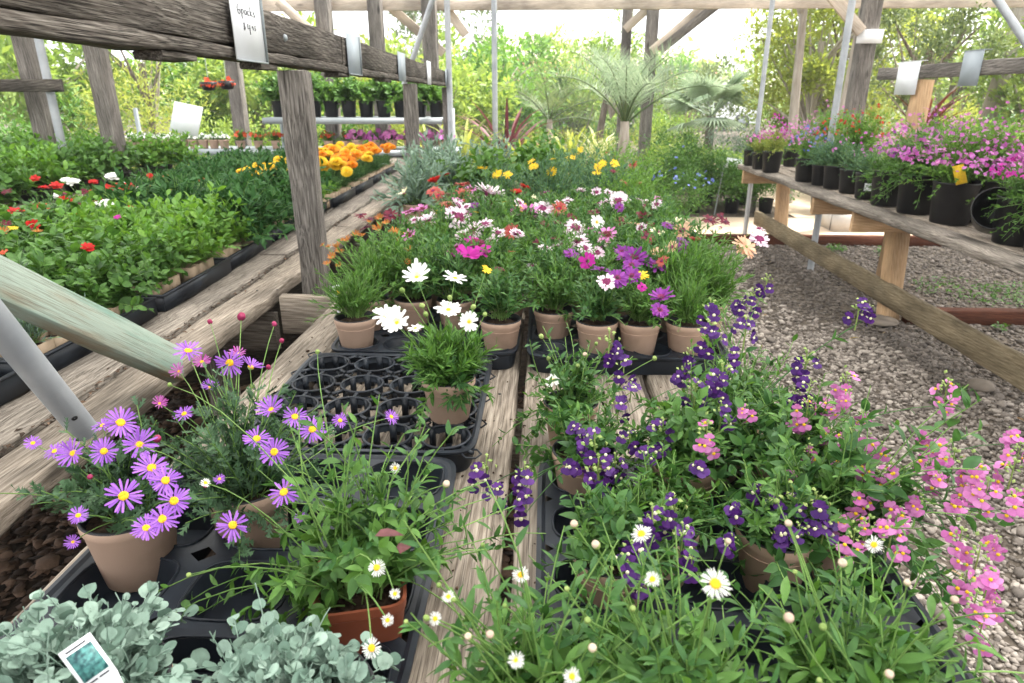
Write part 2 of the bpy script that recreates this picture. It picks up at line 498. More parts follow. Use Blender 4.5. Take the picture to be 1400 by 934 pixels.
leaf_mat('leaf_olive', (.10, .15, .06), (.2, .25, .1), .3)
leaf_mat('leaf_red', (.09, .025, .03), (.17, .06, .06), .2)
leaf_mat('leaf_bronze', (.07, .025, .015), (.15, .055, .03), .25)
leaf_mat('stem_green', (.13, .25, .06), (.22, .36, .10), .2)
leaf_mat('stem_dark', (.06, .10, .035), (.12, .16, .06), .1)
def petal(name, a, b, tr=.3): tint_mat(name, a, b, rough=.55, spec=.25, trans=tr)
petal('petal_lilac', (.28, .09, .50), (.44, .18, .66))
petal('petal_magenta', (.36, .006, .22), (.5, .02, .32))
petal('petal_white', (.80, .80, .76), (.88, .88, .86))
petal('petal_cream', (.80, .78, .45), (.86, .84, .62))
petal('petal_yellow', (.80, .50, .02), (.85, .62, .04))
petal('petal_orange', (.78, .25, .01), (.85, .38, .02))
petal('petal_red', (.42, .012, .01), (.6, .025, .02))
petal('petal_scarlet', (.5, .05, .02), (.8, .12, .05))
petal('petal_maroon', (.10, .008, .02), (.18, .015, .04))
petal('petal_wine', (.2, .02, .09), (.30, .04, .15))
petal('petal_pink', (.50, .12, .37), (.64, .25, .52))
petal('petal_paleP', (.70, .52, .62), (.82, .74, .78))
petal('petal_coral', (.40, .06, .055), (.52, .15, .12))
petal('petal_rust', (.36, .12, .02), (.5, .2, .04))
petal('petal_peach', (.66, .36, .22), (.74, .5, .34))
petal('petal_violet', (.032, .006, .085), (.085, .018, .17), .15)
petal('petal_purple', (.17, .02, .22), (.30, .05, .34))
petal('petal_hot', (.42, .06, .32), (.52, .19, .48))
petal('petal_blue', (.12, .16, .5), (.2, .25, .62))
petal('disc_yellow', (.75, .38, .01), (.85, .52, .02), .05)
petal('disc_green', (.20, .26, .03), (.5, .45, .05), .05)
petal('disc_dark', (.05, .01, .03), (.1, .02, .05), .05)
petal('bud_green', (.16, .25, .06), (.30, .38, .12), .1)
petal('bud_pink', (.46, .33, .26), (.56, .47, .34), .1)
petal('bud_wine', (.25, .02, .07), (.36, .04, .12), .1)

# ------------------------------------------------------------------ timber and pipes
def plank(name, p0, p1, w_, h_, mat, parent, up=(0, 0, 1), rough=.0015, ch=.004, step=.12, label=None):
    p0 = np.asarray(p0, float); p1 = np.asarray(p1, float)
    L = np.linalg.norm(p1 - p0); K = max(2, int(L / step) + 1)
    xs = np.linspace(-L / 2, L / 2, K); a, b = w_ / 2, h_ / 2
    prof = np.array([[-a + ch, -b], [a - ch, -b], [a, -b + ch], [a, b - ch], [a - ch, b], [-a + ch, b], [-a, b - ch], [-a, -b + ch]])
    V = np.zeros((K, 8, 3)); V[:, :, 0] = xs[:, None]
    V[:, :, 1:] = prof[None] + rng.normal(0, rough, (K, 8, 2))
    V[:, :, 1] += (np.cumsum(rng.normal(0, rough * .5, K)))[:, None] * .5
    V[0, :, 0] += rng.normal(0, rough, 8); V[-1, :, 0] += rng.normal(0, rough, 8)
    mb = MB()
    i = np.arange(K - 1)[:, None] * 8; j = np.arange(8)[None]; k = (j + 1) % 8
    mb.add(V.reshape(-1, 3), np.stack([i + j, i + 8 + j, i + 8 + k, i + k], -1).reshape(-1, 4))
    mb.add(V[0], [[0, 1, 2, 3, 4, 5, 6, 7]]); mb.add(V[-1], [[7, 6, 5, 4, 3, 2, 1, 0]])
    X = (p1 - p0) / L; Y = unit(np.cross(np.asarray(up, float), X)); Z = np.cross(X, Y)
    c = (p0 + p1) / 2; M = Matrix.Identity(4)
    for q in range(3): M[q][0] = X[q]; M[q][1] = Y[q]; M[q][2] = Z[q]; M[q][3] = c[q]
    o = mb.obj(name, MATS[mat], parent, M)
    if label: o['label'] = label
    return o

def pipe(name, p0, p1, r, mat='pipe_metal', parent=None, n=14, label=None, cat=None, holes=False, group=None):
    mb = MB(); P = np.linspace(p0, p1, 6); c = P[0].copy()
    P = P - c
    tube(mb, P, r, n, cap=False)
    tube(mb, P[::-1], r * .86, n)
    # rolled lip joining both walls at each end
    for q, d in ((0, 1), (-1, -1)):
        pass
    o = mb.obj(name, MATS[mat], parent, T(c), smooth=True)
    if cat: tag(o, label, cat, group)
    return o

# ------------------------------------------------------------------ ground
def sheet(name, x0, x1, y0, y1, z, mat, kind='structure', nx=2, ny=2, amp=0):
    X, Y = np.meshgrid(np.linspace(x0, x1, nx), np.linspace(y0, y1, ny)); V = np.stack([X, Y, np.full_like(X, z)], -1)
    if amp: V[..., 2] += rng.normal(0, amp, X.shape)
    mb = MB(); i = (np.arange(ny - 1)[:, None] * nx + np.arange(nx - 1)[None]).ravel()
    mb.add(V.reshape(-1, 3), np.stack([i, i + 1, i + nx + 1, i + nx], -1))
    o = mb.obj(name, MATS[mat]); o['kind'] = kind
    return o
sheet('ground', -300, 300, -60, 500, 0, 'ground_mat')
sheet('path', 1.1, 9, 7.05, 8.55, .012, 'concrete_path', nx=20, ny=6, amp=.0008)
sheet('path', 3.15, 4.3, 8.55, 40, .016, 'concrete_path')
o = bpy.data.objects['path.001']

def rocks(name, N, xr, yr, smin, smax, mat, z0=0., flat=.55, dens=None):
    ph = (1 + 5 ** .5) / 2
    ico = np.array([[-1, ph, 0], [1, ph, 0], [-1, -ph, 0], [1, -ph, 0], [0, -1, ph], [0, 1, ph], [0, -1, -ph], [0, 1, -ph], [ph, 0, -1], [ph, 0, 1], [-ph, 0, -1], [-ph, 0, 1]]) / 1.9
    F = np.array([[0, 11, 5], [0, 5, 1], [0, 1, 7], [0, 7, 10], [0, 10, 11], [1, 5, 9], [5, 11, 4], [11, 10, 2], [10, 7, 6], [7, 1, 8], [3, 9, 4], [3, 4, 2], [3, 2, 6], [3, 6, 8], [3, 8, 9], [4, 9, 5], [2, 4, 11], [6, 2, 10], [8, 6, 7], [9, 8, 1]])
    pos = np.stack([rng.uniform(*xr, N), rng.uniform(*yr, N), np.zeros(N)], -1)
    if dens is not None: pos = pos[dens(pos)]; N = len(pos)
    s = rng.uniform(smin, smax, N) * (1 + .8 * (rng.random(N) < .06))
    v = ico[None] * (1 + rng.uniform(-.28, .28, (N, 12, 1))) * (s[:, None, None] / 2) * np.stack([rng.uniform(.8, 1.35, N), rng.uniform(.7, 1, N), rng.uniform(flat * .7, flat * 1.2, N)], -1)[:, None]
    a = rng.uniform(0, 2 * PI, N); t = rng.normal(0, .3, N)
    y, z = v[..., 1] * np.cos(t)[:, None] - v[..., 2] * np.sin(t)[:, None], v[..., 1] * np.sin(t)[:, None] + v[..., 2] * np.cos(t)[:, None]
    x = v[..., 0]
    v = np.stack([x * np.cos(a)[:, None] - y * np.sin(a)[:, None], x * np.sin(a)[:, None] + y * np.cos(a)[:, None], z], -1)
    pos[:, 2] = z0 + s * rng.uniform(.02, .32, N)
    v += pos[:, None]
    tn = .12 + .88 * rng.random(N)
    shade_damp = (pos[:, 0] > 1.9 + .25 * np.sin(pos[:, 1] * 2.1)) & (pos[:, 1] > 3.2) & (mat == 'gravel_mat')   # bench shade and wet soil both put into the stone tint
    tn = np.where(shade_damp, tn * .45, tn)
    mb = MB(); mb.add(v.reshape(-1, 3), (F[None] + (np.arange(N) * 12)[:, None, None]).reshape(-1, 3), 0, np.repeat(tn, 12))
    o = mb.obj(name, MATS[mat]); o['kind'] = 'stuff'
    return o
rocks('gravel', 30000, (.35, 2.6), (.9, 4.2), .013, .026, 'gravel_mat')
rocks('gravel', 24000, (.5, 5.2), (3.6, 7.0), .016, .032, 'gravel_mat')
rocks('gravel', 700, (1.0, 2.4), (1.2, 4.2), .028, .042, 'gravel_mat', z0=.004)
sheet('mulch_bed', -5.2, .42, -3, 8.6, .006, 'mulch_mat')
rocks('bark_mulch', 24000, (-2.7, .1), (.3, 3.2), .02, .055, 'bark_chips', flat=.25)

# dark red timber edging on the gravel, under the right bench
for k, (y, x0, lab) in enumerate([(6.98, 1.3, 'long red brown timber edging between tan path and gravel'), (4.45, 2.46, 'red brown timber edging beside the front leg of the right bench')]):
    o = plank('edging_timber', (x0, y, .05), (7.5, y, .05), .09, .1, 'wood_red', None)
    tag(o, lab, 'edging')
# weeds growing in the gravel beneath the right bench
def ground_weeds(name, pts, label, mat='leaf_green'):
    mb = MB()
    for (x, y, r, n) in pts:
        a = rng.uniform(0, 2 * PI, n); q = r * np.sqrt(rng.random(n))
        pos = np.stack([x + q * np.cos(a), y + q * np.sin(a), rng.uniform(.005, .05, n)], -1)
        d = rng.normal(0, 1, (n, 3)); d[:, 2] = abs(d[:, 2]) * .6
        scatter(mb, *L_KITE, pos, d, np.tile([0, 0, 1.], (n, 1)) + rng.normal(0, .4, (n, 3)), rng.uniform(.02, .045, n))
    o = mb.obj(name, MATS[mat]); tag(o, label, 'weeds', kind='stuff')
ground_weeds('ground_weeds', [(3.3, 5.2, .4, 300), (3.8, 5.0, .45, 330), (4.4, 5.1, .5, 400), (2.9, 6.7, .1, 120), (3.35, 6.6, .12, 120), (3.3, 6.4, .1, 80)], 'low bright green weeds spreading over gravel under the right bench')
ground_weeds('ground_weeds', [(1.98, 3.1, .05, 60), (2.15, 3.25, .04, 40), (3.0, 4.3, .04, 30)], 'tiny green weed sprigs in the open gravel')

# ------------------------------------------------------------------ centre bench
PT = .78      # plank top
cb = thing('wooden_bench', 'low weathered slatted timber bench in the middle carrying the black trays of daisies', 'bench', (-.1, .3, 0))
for x0, x1 in [(-.715, -.585), (-.50, -.37), (-.345, -.205), (-.187, -.055), (-.035, .095), (.118, .248), (.272, .395), (.415, .52)]:
    c = (x0 + x1) / 2; j = rng.uniform(-.02, .02)
    for (y0, y1) in [(.22, 2.7 + j), (2.706 + j, 4.95 + j * 2)]:
        plank('plank', (c, y0, PT - .019 + rng.uniform(-.002, .002)), (c + rng.uniform(-.003, .003), y1, PT - .019), x1 - x0, .038, 'wood_plank', cb)
for y in (.6, 1.45, 2.45, 3.4, 4.5):
    plank('joist', (-.7, y, PT - .11), (.5, y, PT - .11), .045, .14, 'wood_plank_grey', cb)
    for x in (-.62, .42): plank('leg', (x, y + .07, 0), (x, y + .07, PT - .05), .09, .09, 'wood_plank_grey', cb, up=(0, 1, 0))
o = plank('cross_block', (-.93, 2.27, PT - .072), (-.722, 2.27, PT - .072), .045, .14, 'wood_plank', None)
tag(o, 'short timber spacer joining the two benches at the foot of the nearest grey post', 'timber block')

# ------------------------------------------------------------------ left bench
lb = thing('wooden_bench', 'long weathered timber bench on the left full of green bedding plants', 'bench', (-1.7, .3, 0))
def lbx(x, y): return x - .027 * y
def lbplank(x0, x1, y0, y1, z, h, mat='wood_plank_grey', rough=.003):
    c = (x0 + x1) / 2
    return plank('plank', (lbx(c, y0), y0, z - h / 2), (lbx(c, y1), y1, z - h / 2), x1 - x0, h, mat, lb, rough=rough)
lbplank(-1.03, -.905, .3, 3.6, PT, .045, 'wood_plank', .003)
lbplank(-1.03, -.905, 3.606, 8.2, PT, .045, 'wood_plank', .003)
lbplank(-1.20, -1.06, .3, 2.9, PT, .04); lbplank(-1.20, -1.06, 2.906, 8.2, PT, .04)
for i in range(8):
    x = -1.36 - i * .165
    lbplank(x, x + .145, .3, 4.1 + .1 * (i % 3), PT - .002, .038); lbplank(x, x + .145, 4.106 + .1 * (i % 3), 8.2, PT - .002, .038)
for y in (.7, 2.33, 3.7, 4.9, 6.3, 7.7):
    plank('joist', (lbx(-2.5, y), y, PT - .16), (lbx(-.92, y), y, PT - .16), .045, .14, 'wood_plank_grey', lb)
    for x in (-2.4, -1.2): plank('leg', (lbx(x, y), y + .08, 0), (lbx(x, y), y + .08, PT - .05), .09, .09, 'wood_plank_grey', lb, up=(0, 1, 0))
# nail heads where the planks cross the joists
mb = MB()
for y in (.7, 2.33, 3.7, 4.9):
    for x in (-.91, -.97, -1.08, -1.16): lathe(mb, [(.0042, 0), (.0035, .001), (.001, .0012)], 7, 0, T(lbx(x, y) + rng.normal(0, .006), y + rng.normal(0, .008), PT + .001))
o = mb.obj('nail_heads', MATS['rubber'], lb, Matrix()); o['kind'] = 'stuff'
mb = MB()
for y in (.6, 1.45, 2.45, 3.4):
    for x in (-.69, -.61, -.15, -.09, .0, .06, .15, .22, .3, .36, .44, .5): lathe(mb, [(.0042, 0), (.0035, .001), (.001, .0012)], 7, 0, T(x + rng.normal(0, .005), y + rng.normal(0, .008), PT + .002))
o = mb.obj('nail_heads', MATS['rubber'], cb, Matrix()); o['kind'] = 'stuff'
# leaf litter and splinters in the joint
mb = MB(); n = 420
yy = rng.uniform(.9, 4.2, n); pos = np.stack([lbx(-1.043 + rng.normal(0, .018, n), yy), yy, PT - .006 + rng.uniform(0, .008, n)], -1)
scatter(mb, *L_KITE, pos, rng.normal(0, 1, (n, 3)) * [1, 1, .1], np.tile([0, 0, 1.], (n, 1)) + rng.normal(0, .2, (n, 3)), rng.uniform(.008, .024, n), mat=0)
o = mb.obj('leaf_litter', MATS['bark_chips']); tag(o, 'dry leaf litter caught in the joint of the left bench planks', 'litter', kind='stuff')

# ------------------------------------------------------------------ left rail on posts
def rx(y): return -.735 - .04 * y          # right-hand face of the rail
rl = thing('post_rail', 'dark grey weathered rail on square posts running along the left bench', 'rail', (rx(2.4), 2.4, 0))
for (y0, y1) in [(.2, 3.05), (3.055, 7.95)]:
    plank('rail_board', (rx(y0) - .02, y0, 1.625), (rx(y1) - .02, y1, 1.628), .04, .112, 'wood_grey_dark', rl, rough=.002)
    plank('rail_ledge', (rx(y0) - .035, y0, 1.552), (rx(y1) - .035, y1, 1.553), .078, .030, 'wood_grey_dark', rl, rough=.002)
for y, n in ((2.38, 'post'), (4.98, 'post'), (7.6, 'post')):
    plank('post', (rx(y) - .005, y, .02), (rx(y) - .005, y, 1.523), .09, .08, 'wood_post', rl, up=(0, 1, 0), rough=.003, ch=.007)
for y0, y1 in [(1.48, 1.64), (2.05, 2.2), (2.95, 3.15), (4.0, 4.2)]:
    plank('hanger_block', (rx(y0) - .03, y0, 1.5285), (rx(y1) - .03, y1, 1.5285), .06, .018, 'wood_grey_dark', rl)
# bolt heads
for y in (2.07, 2.3):
    mb = MB(); lathe(mb, [(0, .006), (.008, .005), (.011, 0), (.011, -.002)], 10); mb.obj('bolt', MATS['metal_grey'], rl, T(rx(y) + .001, y, 1.62) @ Ry(PI / 2), True)

# signs hanging on the rail
def sign(name, y0, y1, z0, z1, mat, label, lip=True, xo=.006, cat='sign', tilt=0):
    yc = (y0 + y1) / 2; x = rx(yc) + xo
    t = thing(name, label, cat, T(x, yc, z0) @ Rz(.04) @ Ry(tilt))
    mb = MB(); box(mb, (0, 0, (z1 - z0) / 2), (.003, y1 - y0, z1 - z0)); mb.obj('plate', MATS[mat], t)
    if lip:
        mb = MB(); box(mb, (.004, y1 - yc + .001, (z1 - z0) / 2), (.008, .004, z1 - z0 + .002)); box(mb, (.004, 0, .0), (.008, y1 - y0, .004)); mb.obj('folded_edge', MATS['metal_grey'], t)
    return t
s = sign('price_sign', 1.845, 2.06, 1.535, 1.76, 'sign_white', 'white price sign handwritten with 6 packs $4.95 on the dark rail', True, .014)
# handwriting: strokes in the plane of the sign (u = along, v = up, centimetres)
STR = {'6': [[(1.0, 3.8), (.35, 3.1), (.1, 2), (.3, .9), (.9, .6), (1.3, 1.2), (1.0, 1.9), (.3, 1.7)]],
 'p': [[(.1, 2), (.15, -.9)], [(.1, 1.5), (.6, 2.1), (1, 1.6), (.8, .8), (.15, .7)]],
 'a': [[(1, 1.8), (.4, 2), (.05, 1.3), (.3, .6), (.9, .8), (1, 1.8), (1.05, .6)]],
 'c': [[(.9, 1.8), (.4, 2), (.1, 1.3), (.35, .6), (.95, .7)]],
 'k': [[(.1, 3.3), (.15, .6)], [(.8, 2), (.15, 1.3), (.85, .6)]],
 's': [[(.8, 1.9), (.3, 1.9), (.25, 1.5), (.8, 1.1), (.7, .6), (.1, .6)]],
 '$': [[(.8, 2.6), (.2, 2.5), (.2, 1.9), (.8, 1.5), (.7, .9), (.1, .9)], [(.5, 3.0), (.45, .4)]],
 '4': [[(.2, 3.6), (.1, 2.1), (1.1, 2.2)], [(.95, 3.4), (.9, .2)]],
 '9': [[(.7, 1.6), (.3, 1.9), (.1, 1.4), (.4, 1.1), (.7, 1.5), (.6, .2)]],
 '5': [[(.8, 1.9), (.2, 1.9), (.2, 1.3), (.7, 1.1), (.6, .4), (.1, .3)]]}
mb = MB()
def write(txt, u, v, k, kv=1.):
    for ch in txt:
        for st in STR.get(ch, []):
            P = [(.003, (u + a * k) / 100 - .1075, (v + b * kv) / 100) for a, b in st]
            P = np.array(P); 
            Q = np.concatenate([np.linspace(P[i], P[i + 1], 4)[:-1] for i in range(len(P) - 1)] + [P[-1:]])
            tube(mb, Q, 0.0009, 4)
        u += 1.35 * k
write('6', 3.6, 10.8, 1.7, .8); write('packs', 6.4, 11.0, 1.55, .8); write('$', 6.6, 7.2, 1.7, .75); write('4', 9.6, 6.6, 1.8, .75); write('95', 12.8, 7.9, 1.3, .6)
mb.obj('lettering', MATS['ink'], s)
sign('sign_plate', 3.10, 3.34, 1.535, 1.70, 'sign_plate', 'grey metal sign plate on the rail just past the nearest post', True, .01)
sign('sign_plate', 4.42, 4.7, 1.53, 1.70, 'sign_plate', 'grey metal sign plate on the rail above the second post', False, .01)
sign('sign_plate', 5.85, 6.1, 1.53, 1.71, 'sign_white', 'thin pale sign plate between second post and end of rail', False, .01)
sign('sign_plate', 7.35, 7.6, 1.53, 1.70, 'sign_plate', 'pale sign plate at the far end of the rail by the pipe', False, .01)

# teal brace board and cut pipe on the near left
o = plank('brace_board', (-.88, 1.47, .835), (-1.02, .727, 1.45), .088, .034, 'wood_teal', None, up=(.8, -.3, .6), rough=.0006, ch=.002)
tag(o, 'weathered board with worn teal paint slanting down onto the left bench', 'board')
o = pipe('metal_pipe', (-.915, 1.17, .815), (-0.8465, 0.7994, 1.4285), .025, n=24, cat='pipe', label='dull galvanized pipe with a bolt hole leaning before the teal board')

# ------------------------------------------------------------------ right bench
rb = thing('wooden_bench', 'timber display bench on the right with new wood legs and rows of black pots', 'bench', (2.6, 4.6, 0))
BT = .78
for i, x in enumerate([2.0, 2.155, 2.31, 2.465, 2.62]):
    plank('plank', (x + .07, 1.6, BT - .02), (x + .07, 7.22, BT - .02), .14, .04, 'wood_plank' if i else 'wood_plank_grey', rb, rough=.003)
for y in (7.1, 5.2, 4.5, 2.6):
    plank('cross_beam', (2.02, y, BT - .11), (2.78, y, BT - .11), .04, .13, 'wood_new', rb)
for y, x in ((7.16, 2.46), (4.56, 2.36), (2.2, 2.4)):
    plank('leg', (x + .04, y, 0), (x + .04 - .05, y, BT - .045), .1, .13, 'wood_new', rb, up=(0, 1, 0))
plank('leg', (2.78, 5.3, 0), (2.78, 5.3, BT - .045), .06, .1, 'wood_new', rb, up=(0, 1, 0))
plank('lower_rail', (2.33, 7.5, .19), (2.33, 1.6, .19), .15, .04, 'wood_brown', rb, up=(1, 0, 0), rough=.002, label='long weathered lower rail')
rr = thing('post_rail', 'grey weathered rail carried by a new orange timber post above the right bench', 'rail', (2.62, 5.3, 0))
plank('rail_board', (2.6, 5.75, 1.60), (2.6, 1.6, 1.60), .085, .04, 'wood_post', rr, up=(1, 0, 0))
plank('post', (2.66, 5.2, .1), (2.66, 5.2, 1.55), .1, .1, 'wood_new', rr, up=(0, 1, 0))
for (y0, y1, z0, z1, m, lab) in [(5.12, 5.42, 1.45, 1.67, 'sign_white', 'white paper sign at the left end of the right rail'), (4.42, 4.62, 1.50, 1.70, 'sign_plate', 'grey sign plate right of the white paper on the right rail')]:
    t = thing('sign_plate', lab, 'sign', (2.575, (y0 + y1) / 2, z0))
    mb = MB(); box(mb, (0, 0, (z1 - z0) / 2), (.003, y1 - y0, z1 - z0)); mb.obj('plate', MATS[m], t)
    mb = MB(); box(mb, (.02, 0, z1 - z0 + .002), (.05, y1 - y0, .003)); mb.obj('hook', MATS[m], t)
pipe('metal_pole', (2.36, 5.9, 0), (2.36, 5.9, 2.75), .027, cat='pole', label='galvanized upright pole rising beside the left end of the right rail')
pipe('metal_pole', (2.2, 7.4, 0), (2.2, 7.4, 2.75), .024, cat='pole', label='pale thin pole rising behind the small pots at the far end of the right bench')
pipe('brace_pipe', (2.75, 4.2, 1.63), (2.2, 4.75, 2.6), .022, cat='pipe', label='slanting galvanized pipe rising from the right rail')
# small concrete footing and clay saucer in gravel
mb = MB(); box(mb, (0, 0, .09), (.42, .4, .18)); tag(mb.obj('concrete_block', MATS['concrete'], None, T(3.45, 7.85, .01)), 'low concrete footing block standing on the tan path', 'block')
mb = MB(); lathe(mb, [(0.001, 0), (.1, 0), (.125, .01), (.12, .018), (.1, .02), (0.001, .02)], 28); tag(mb.obj('stepping_stone', MATS['stone_tan'], None, T(2.27, 4.42, .012)), 'round flat stone slab at the foot of the front leg', 'stone')
mb = MB(); lathe(mb, [(0, 0), (.05, .003), (.065, .02), (.05, .045), (.02, .055), (0, .056)], 14); tag(mb.obj('stone', MATS['stone_tan'], None, T(2.3, 3.33, .0) @ Rz(.4)), 'fist sized tan stone beside the lower rail on gravel', 'stone')

# ------------------------------------------------------------------ shade house frame
def post(x, y, s, h=2.75, mat='wood_post', label='', group=None, z0=0):
    o = plank('frame_post', (x, y, z0), (x, y, h), s, s, mat, None, up=(0, 1, 0), step=.4)
    return tag(o, label, 'post', group)
post(-4.02, 5.5, .12, label='grey post at the far left standing left of its twin by the pole')
post(-3.47, 5.5, .125, label='grey post right of the far left post behind the low green plants')
post(-4.35, 4.9, .11, h=1.5, label='short dark post under the far left rail')
post(-4.02, 9.2, .16, label='dark post behind the hanging red fuchsias')
post(-2.72, 9, .17, label='grey post left of the pair behind the rail')
post(-2.08, 9, .16, label='grey post right of the pair behind the rail')
post(-1.42, 9, .17, label='grey post behind the far end of the left rail')
post(1.42, 10, .15, label='grey post standing behind the tall palm')
post(1.13, 10.4, .13, label='pale post just left of the palm post')
post(3.32, 7.8, .16, label='stout grey post with a white notice behind the right bench')
pipe('metal_pole', (-3.8, 5.35, 0), (-3.8, 5.35, 2.7), .03, cat='pole', label='thin metal pole beside the far left grey posts')
pipe('metal_pole', (-.63, 9, 0), (-.63, 9, 2.7), .035, cat='pole', label='pale upright pole standing alone left of the far white car')
pipe('metal_pole', (-1.0, 7.5, 0), (-1.0, 7.5, 2.7), .03, cat='pole', label='metal pole at the end of the left rail beside the third post')
pipe('brace_pipe', (-1.5, 7.6, 1.55), (-1.0, 7.5, 2.7), .028, cat='pipe', label='white slanting pipe above the far half of the left rail')
t = thing('notice', 'small white notice fixed high on the stout grey post', 'sign', (3.3, 7.67, 1.95))
mb = MB(); box(mb, (0, 0, .06), (.26, .004, .13)); mb.obj('plate', MATS['sign_white'], t)
t = thing('post_rail', 'short grey rail with a white paper at the far left', 'rail', (-4, 5.25, 1.5))
plank('rail_board', (-5.2, 5.2, 1.515), (-3.66, 5.3, 1.515), .09, .04, 'wood_grey_dark', t, up=(0, 1, 0))
t = thing('paper_sign', 'white paper clipped to the short far left rail', 'sign', (-4.2, 5.2, 1.43))
mb = MB(); box(mb, (0, 0, .075), (.2, .004, .17)); mb.obj('plate', MATS['sign_white'], t)
fr = thing('roof_frame', 'pale timber roof beams and braces of the open shade house', 'roof frame', (0, 9, 2.3))
plank('beam', (-3.6, 9.14, 2.50), (6.5, 9.14, 2.50), .15, .045, 'wood_pale', fr, up=(0, 1, 0), step=.5)
plank('beam', (-3.6, 9.14, 2.44), (-8, 7, 2.44), .15, .045, 'wood_pale', fr, up=(0, 0, 1), step=.5)
for (p0, p1, m) in [((-2.0, 9.3, 2.52), (-1.3, 9.3, 1.95), 'wood_pale'), ((1.42, 9.85, 2.0), (2.15, 9.85, 2.62), 'wood_pale'), ((1.5, 9.7, 2.0), (2.3, 9.7, 2.62), 'wood_post'),
                    ((-3.9, 9, 2.62), (-3.35, 9, 2.1), 'wood_post'), ((-3.2, 8.8, 2.5), (-2.7, 8.8, 2.05), 'wood_pale'), ((-1.35, 9.2, 2.6), (-1.0, 9.2, 2.15), 'wood_pale'),
                    ((1.1, 10.3, 2.3), (1.45, 10.1, 2.62), 'wood_pale'), ((3.2, 7.65, 2.05), (2.6, 7.65, 2.62), 'wood_pale'), ((-3.0, 7.5, 2.2), (-4.2, 7.5, 2.2), 'wood_pale')]:
    plank('brace', p0, p1, .11, .04, m, fr, up=(0, 1, 0), step=.5)
for y in (-1.5, .5, 2.4, 4.3, 6.2, 7.6):
    plank('rafter', (-6, y, 2.98 - 0.0), (6.5, y, 2.98), .04, .14, 'wood_pale', fr, step=1)

# bolt hole and crushed end of the loose pipe
pp = bpy.data.objects['metal_pipe']
mb = MB(); a_ = np.array([-.915, 1.17, .815]); b_ = np.array((-0.8465, 0.7994, 1.4285)); dd = unit(b_ - a_); q_ = a_ + dd * .075; fv = unit(np.array([0, 0, CAM_H]) - q_); fv = unit(fv - dd * (fv @ dd) + np.array([.0, .0, 0])); 
M_ = frame(q_ + fv * .0255, dd, fv, 1.0); lathe(mb, [(.001, 0), (.0055, 0), (.006, -.002)], 12); mb.obj('bolt_hole', MATS['rubber'], pp, M_)

# soil crumbs and dropped leaves lying on planks and gravel
cr_ = rocks('soil_crumbs', 900, (-.71, .5), (.45, 3.2), .002, .006, 'bark_chips', z0=PT + .001, flat=.7)
tag(cr_, 'soil crumbs scattered on the middle bench planks', 'crumbs')
mb = MB(); n = 60; pos = np.stack([rng.uniform(.7, 3.2, n), rng.uniform(1.2, 6.5, n), rng.uniform(.016, .03, n)], -1)
scatter(mb, *L_LANCE, pos, rng.normal(0, 1, (n, 3)) * [1, 1, .15], np.tile([0, 0, 1.], (n, 1)) + rng.normal(0, .35, (n, 3)), rng.uniform(.02, .05, n))
tag(mb.obj('fallen_leaves', MATS['bark_chips_dry']), 'dry fallen leaves lying about on the gravel', 'leaves', kind='stuff')
mb = MB(); mb.add(L_LANCE[0] * .06, L_LANCE[1]); tag(mb.obj('fallen_leaf', MATS['petal_yellow'], None, T(at_z(1176, 462, .03)) @ Rz(2.6) @ Rx(.3)), 'single yellow leaf lying on the gravel', 'leaf')

# ------------------------------------------------------------------ shade cloth over the frame
def cloth_mat():
    m, t, o = _nt('shade_net')
    tr = _n(t, 'ShaderNodeBsdfTransparent'); tl = _n(t, 'ShaderNodeBsdfTranslucent'); tl.inputs['Color'].default_value = (.46, .46, .45, 1)
    ms = _n(t, 'ShaderNodeMixShader'); ms.inputs[0].default_value = .84
    t.links.new(tr.outputs[0], ms.inputs[1]); t.links.new(tl.outputs[0], ms.inputs[2]); t.links.new(ms.outputs[0], o.inputs[0])
    MATS['shade_net'] = m
cloth_mat()
mb = MB(); X, Y = np.meshgrid(np.linspace(-6.5, 6.8, 60), np.linspace(-4, 7.9, 60))
Z = 3.06 - .03 * np.sin((Y + 1.5) * PI / 1.9) ** 2 + rng.normal(0, .004, X.shape)
i = (np.arange(59)[:, None] * 60 + np.arange(59)[None]).ravel()
mb.add(np.stack([X, Y, Z], -1).reshape(-1, 3), np.stack([i, i + 1, i + 61, i + 60], -1))
tag(mb.obj('shade_cloth', MATS['shade_net'], smooth=True), 'pale shade cloth stretched over the roof rafters', 'shade cloth')

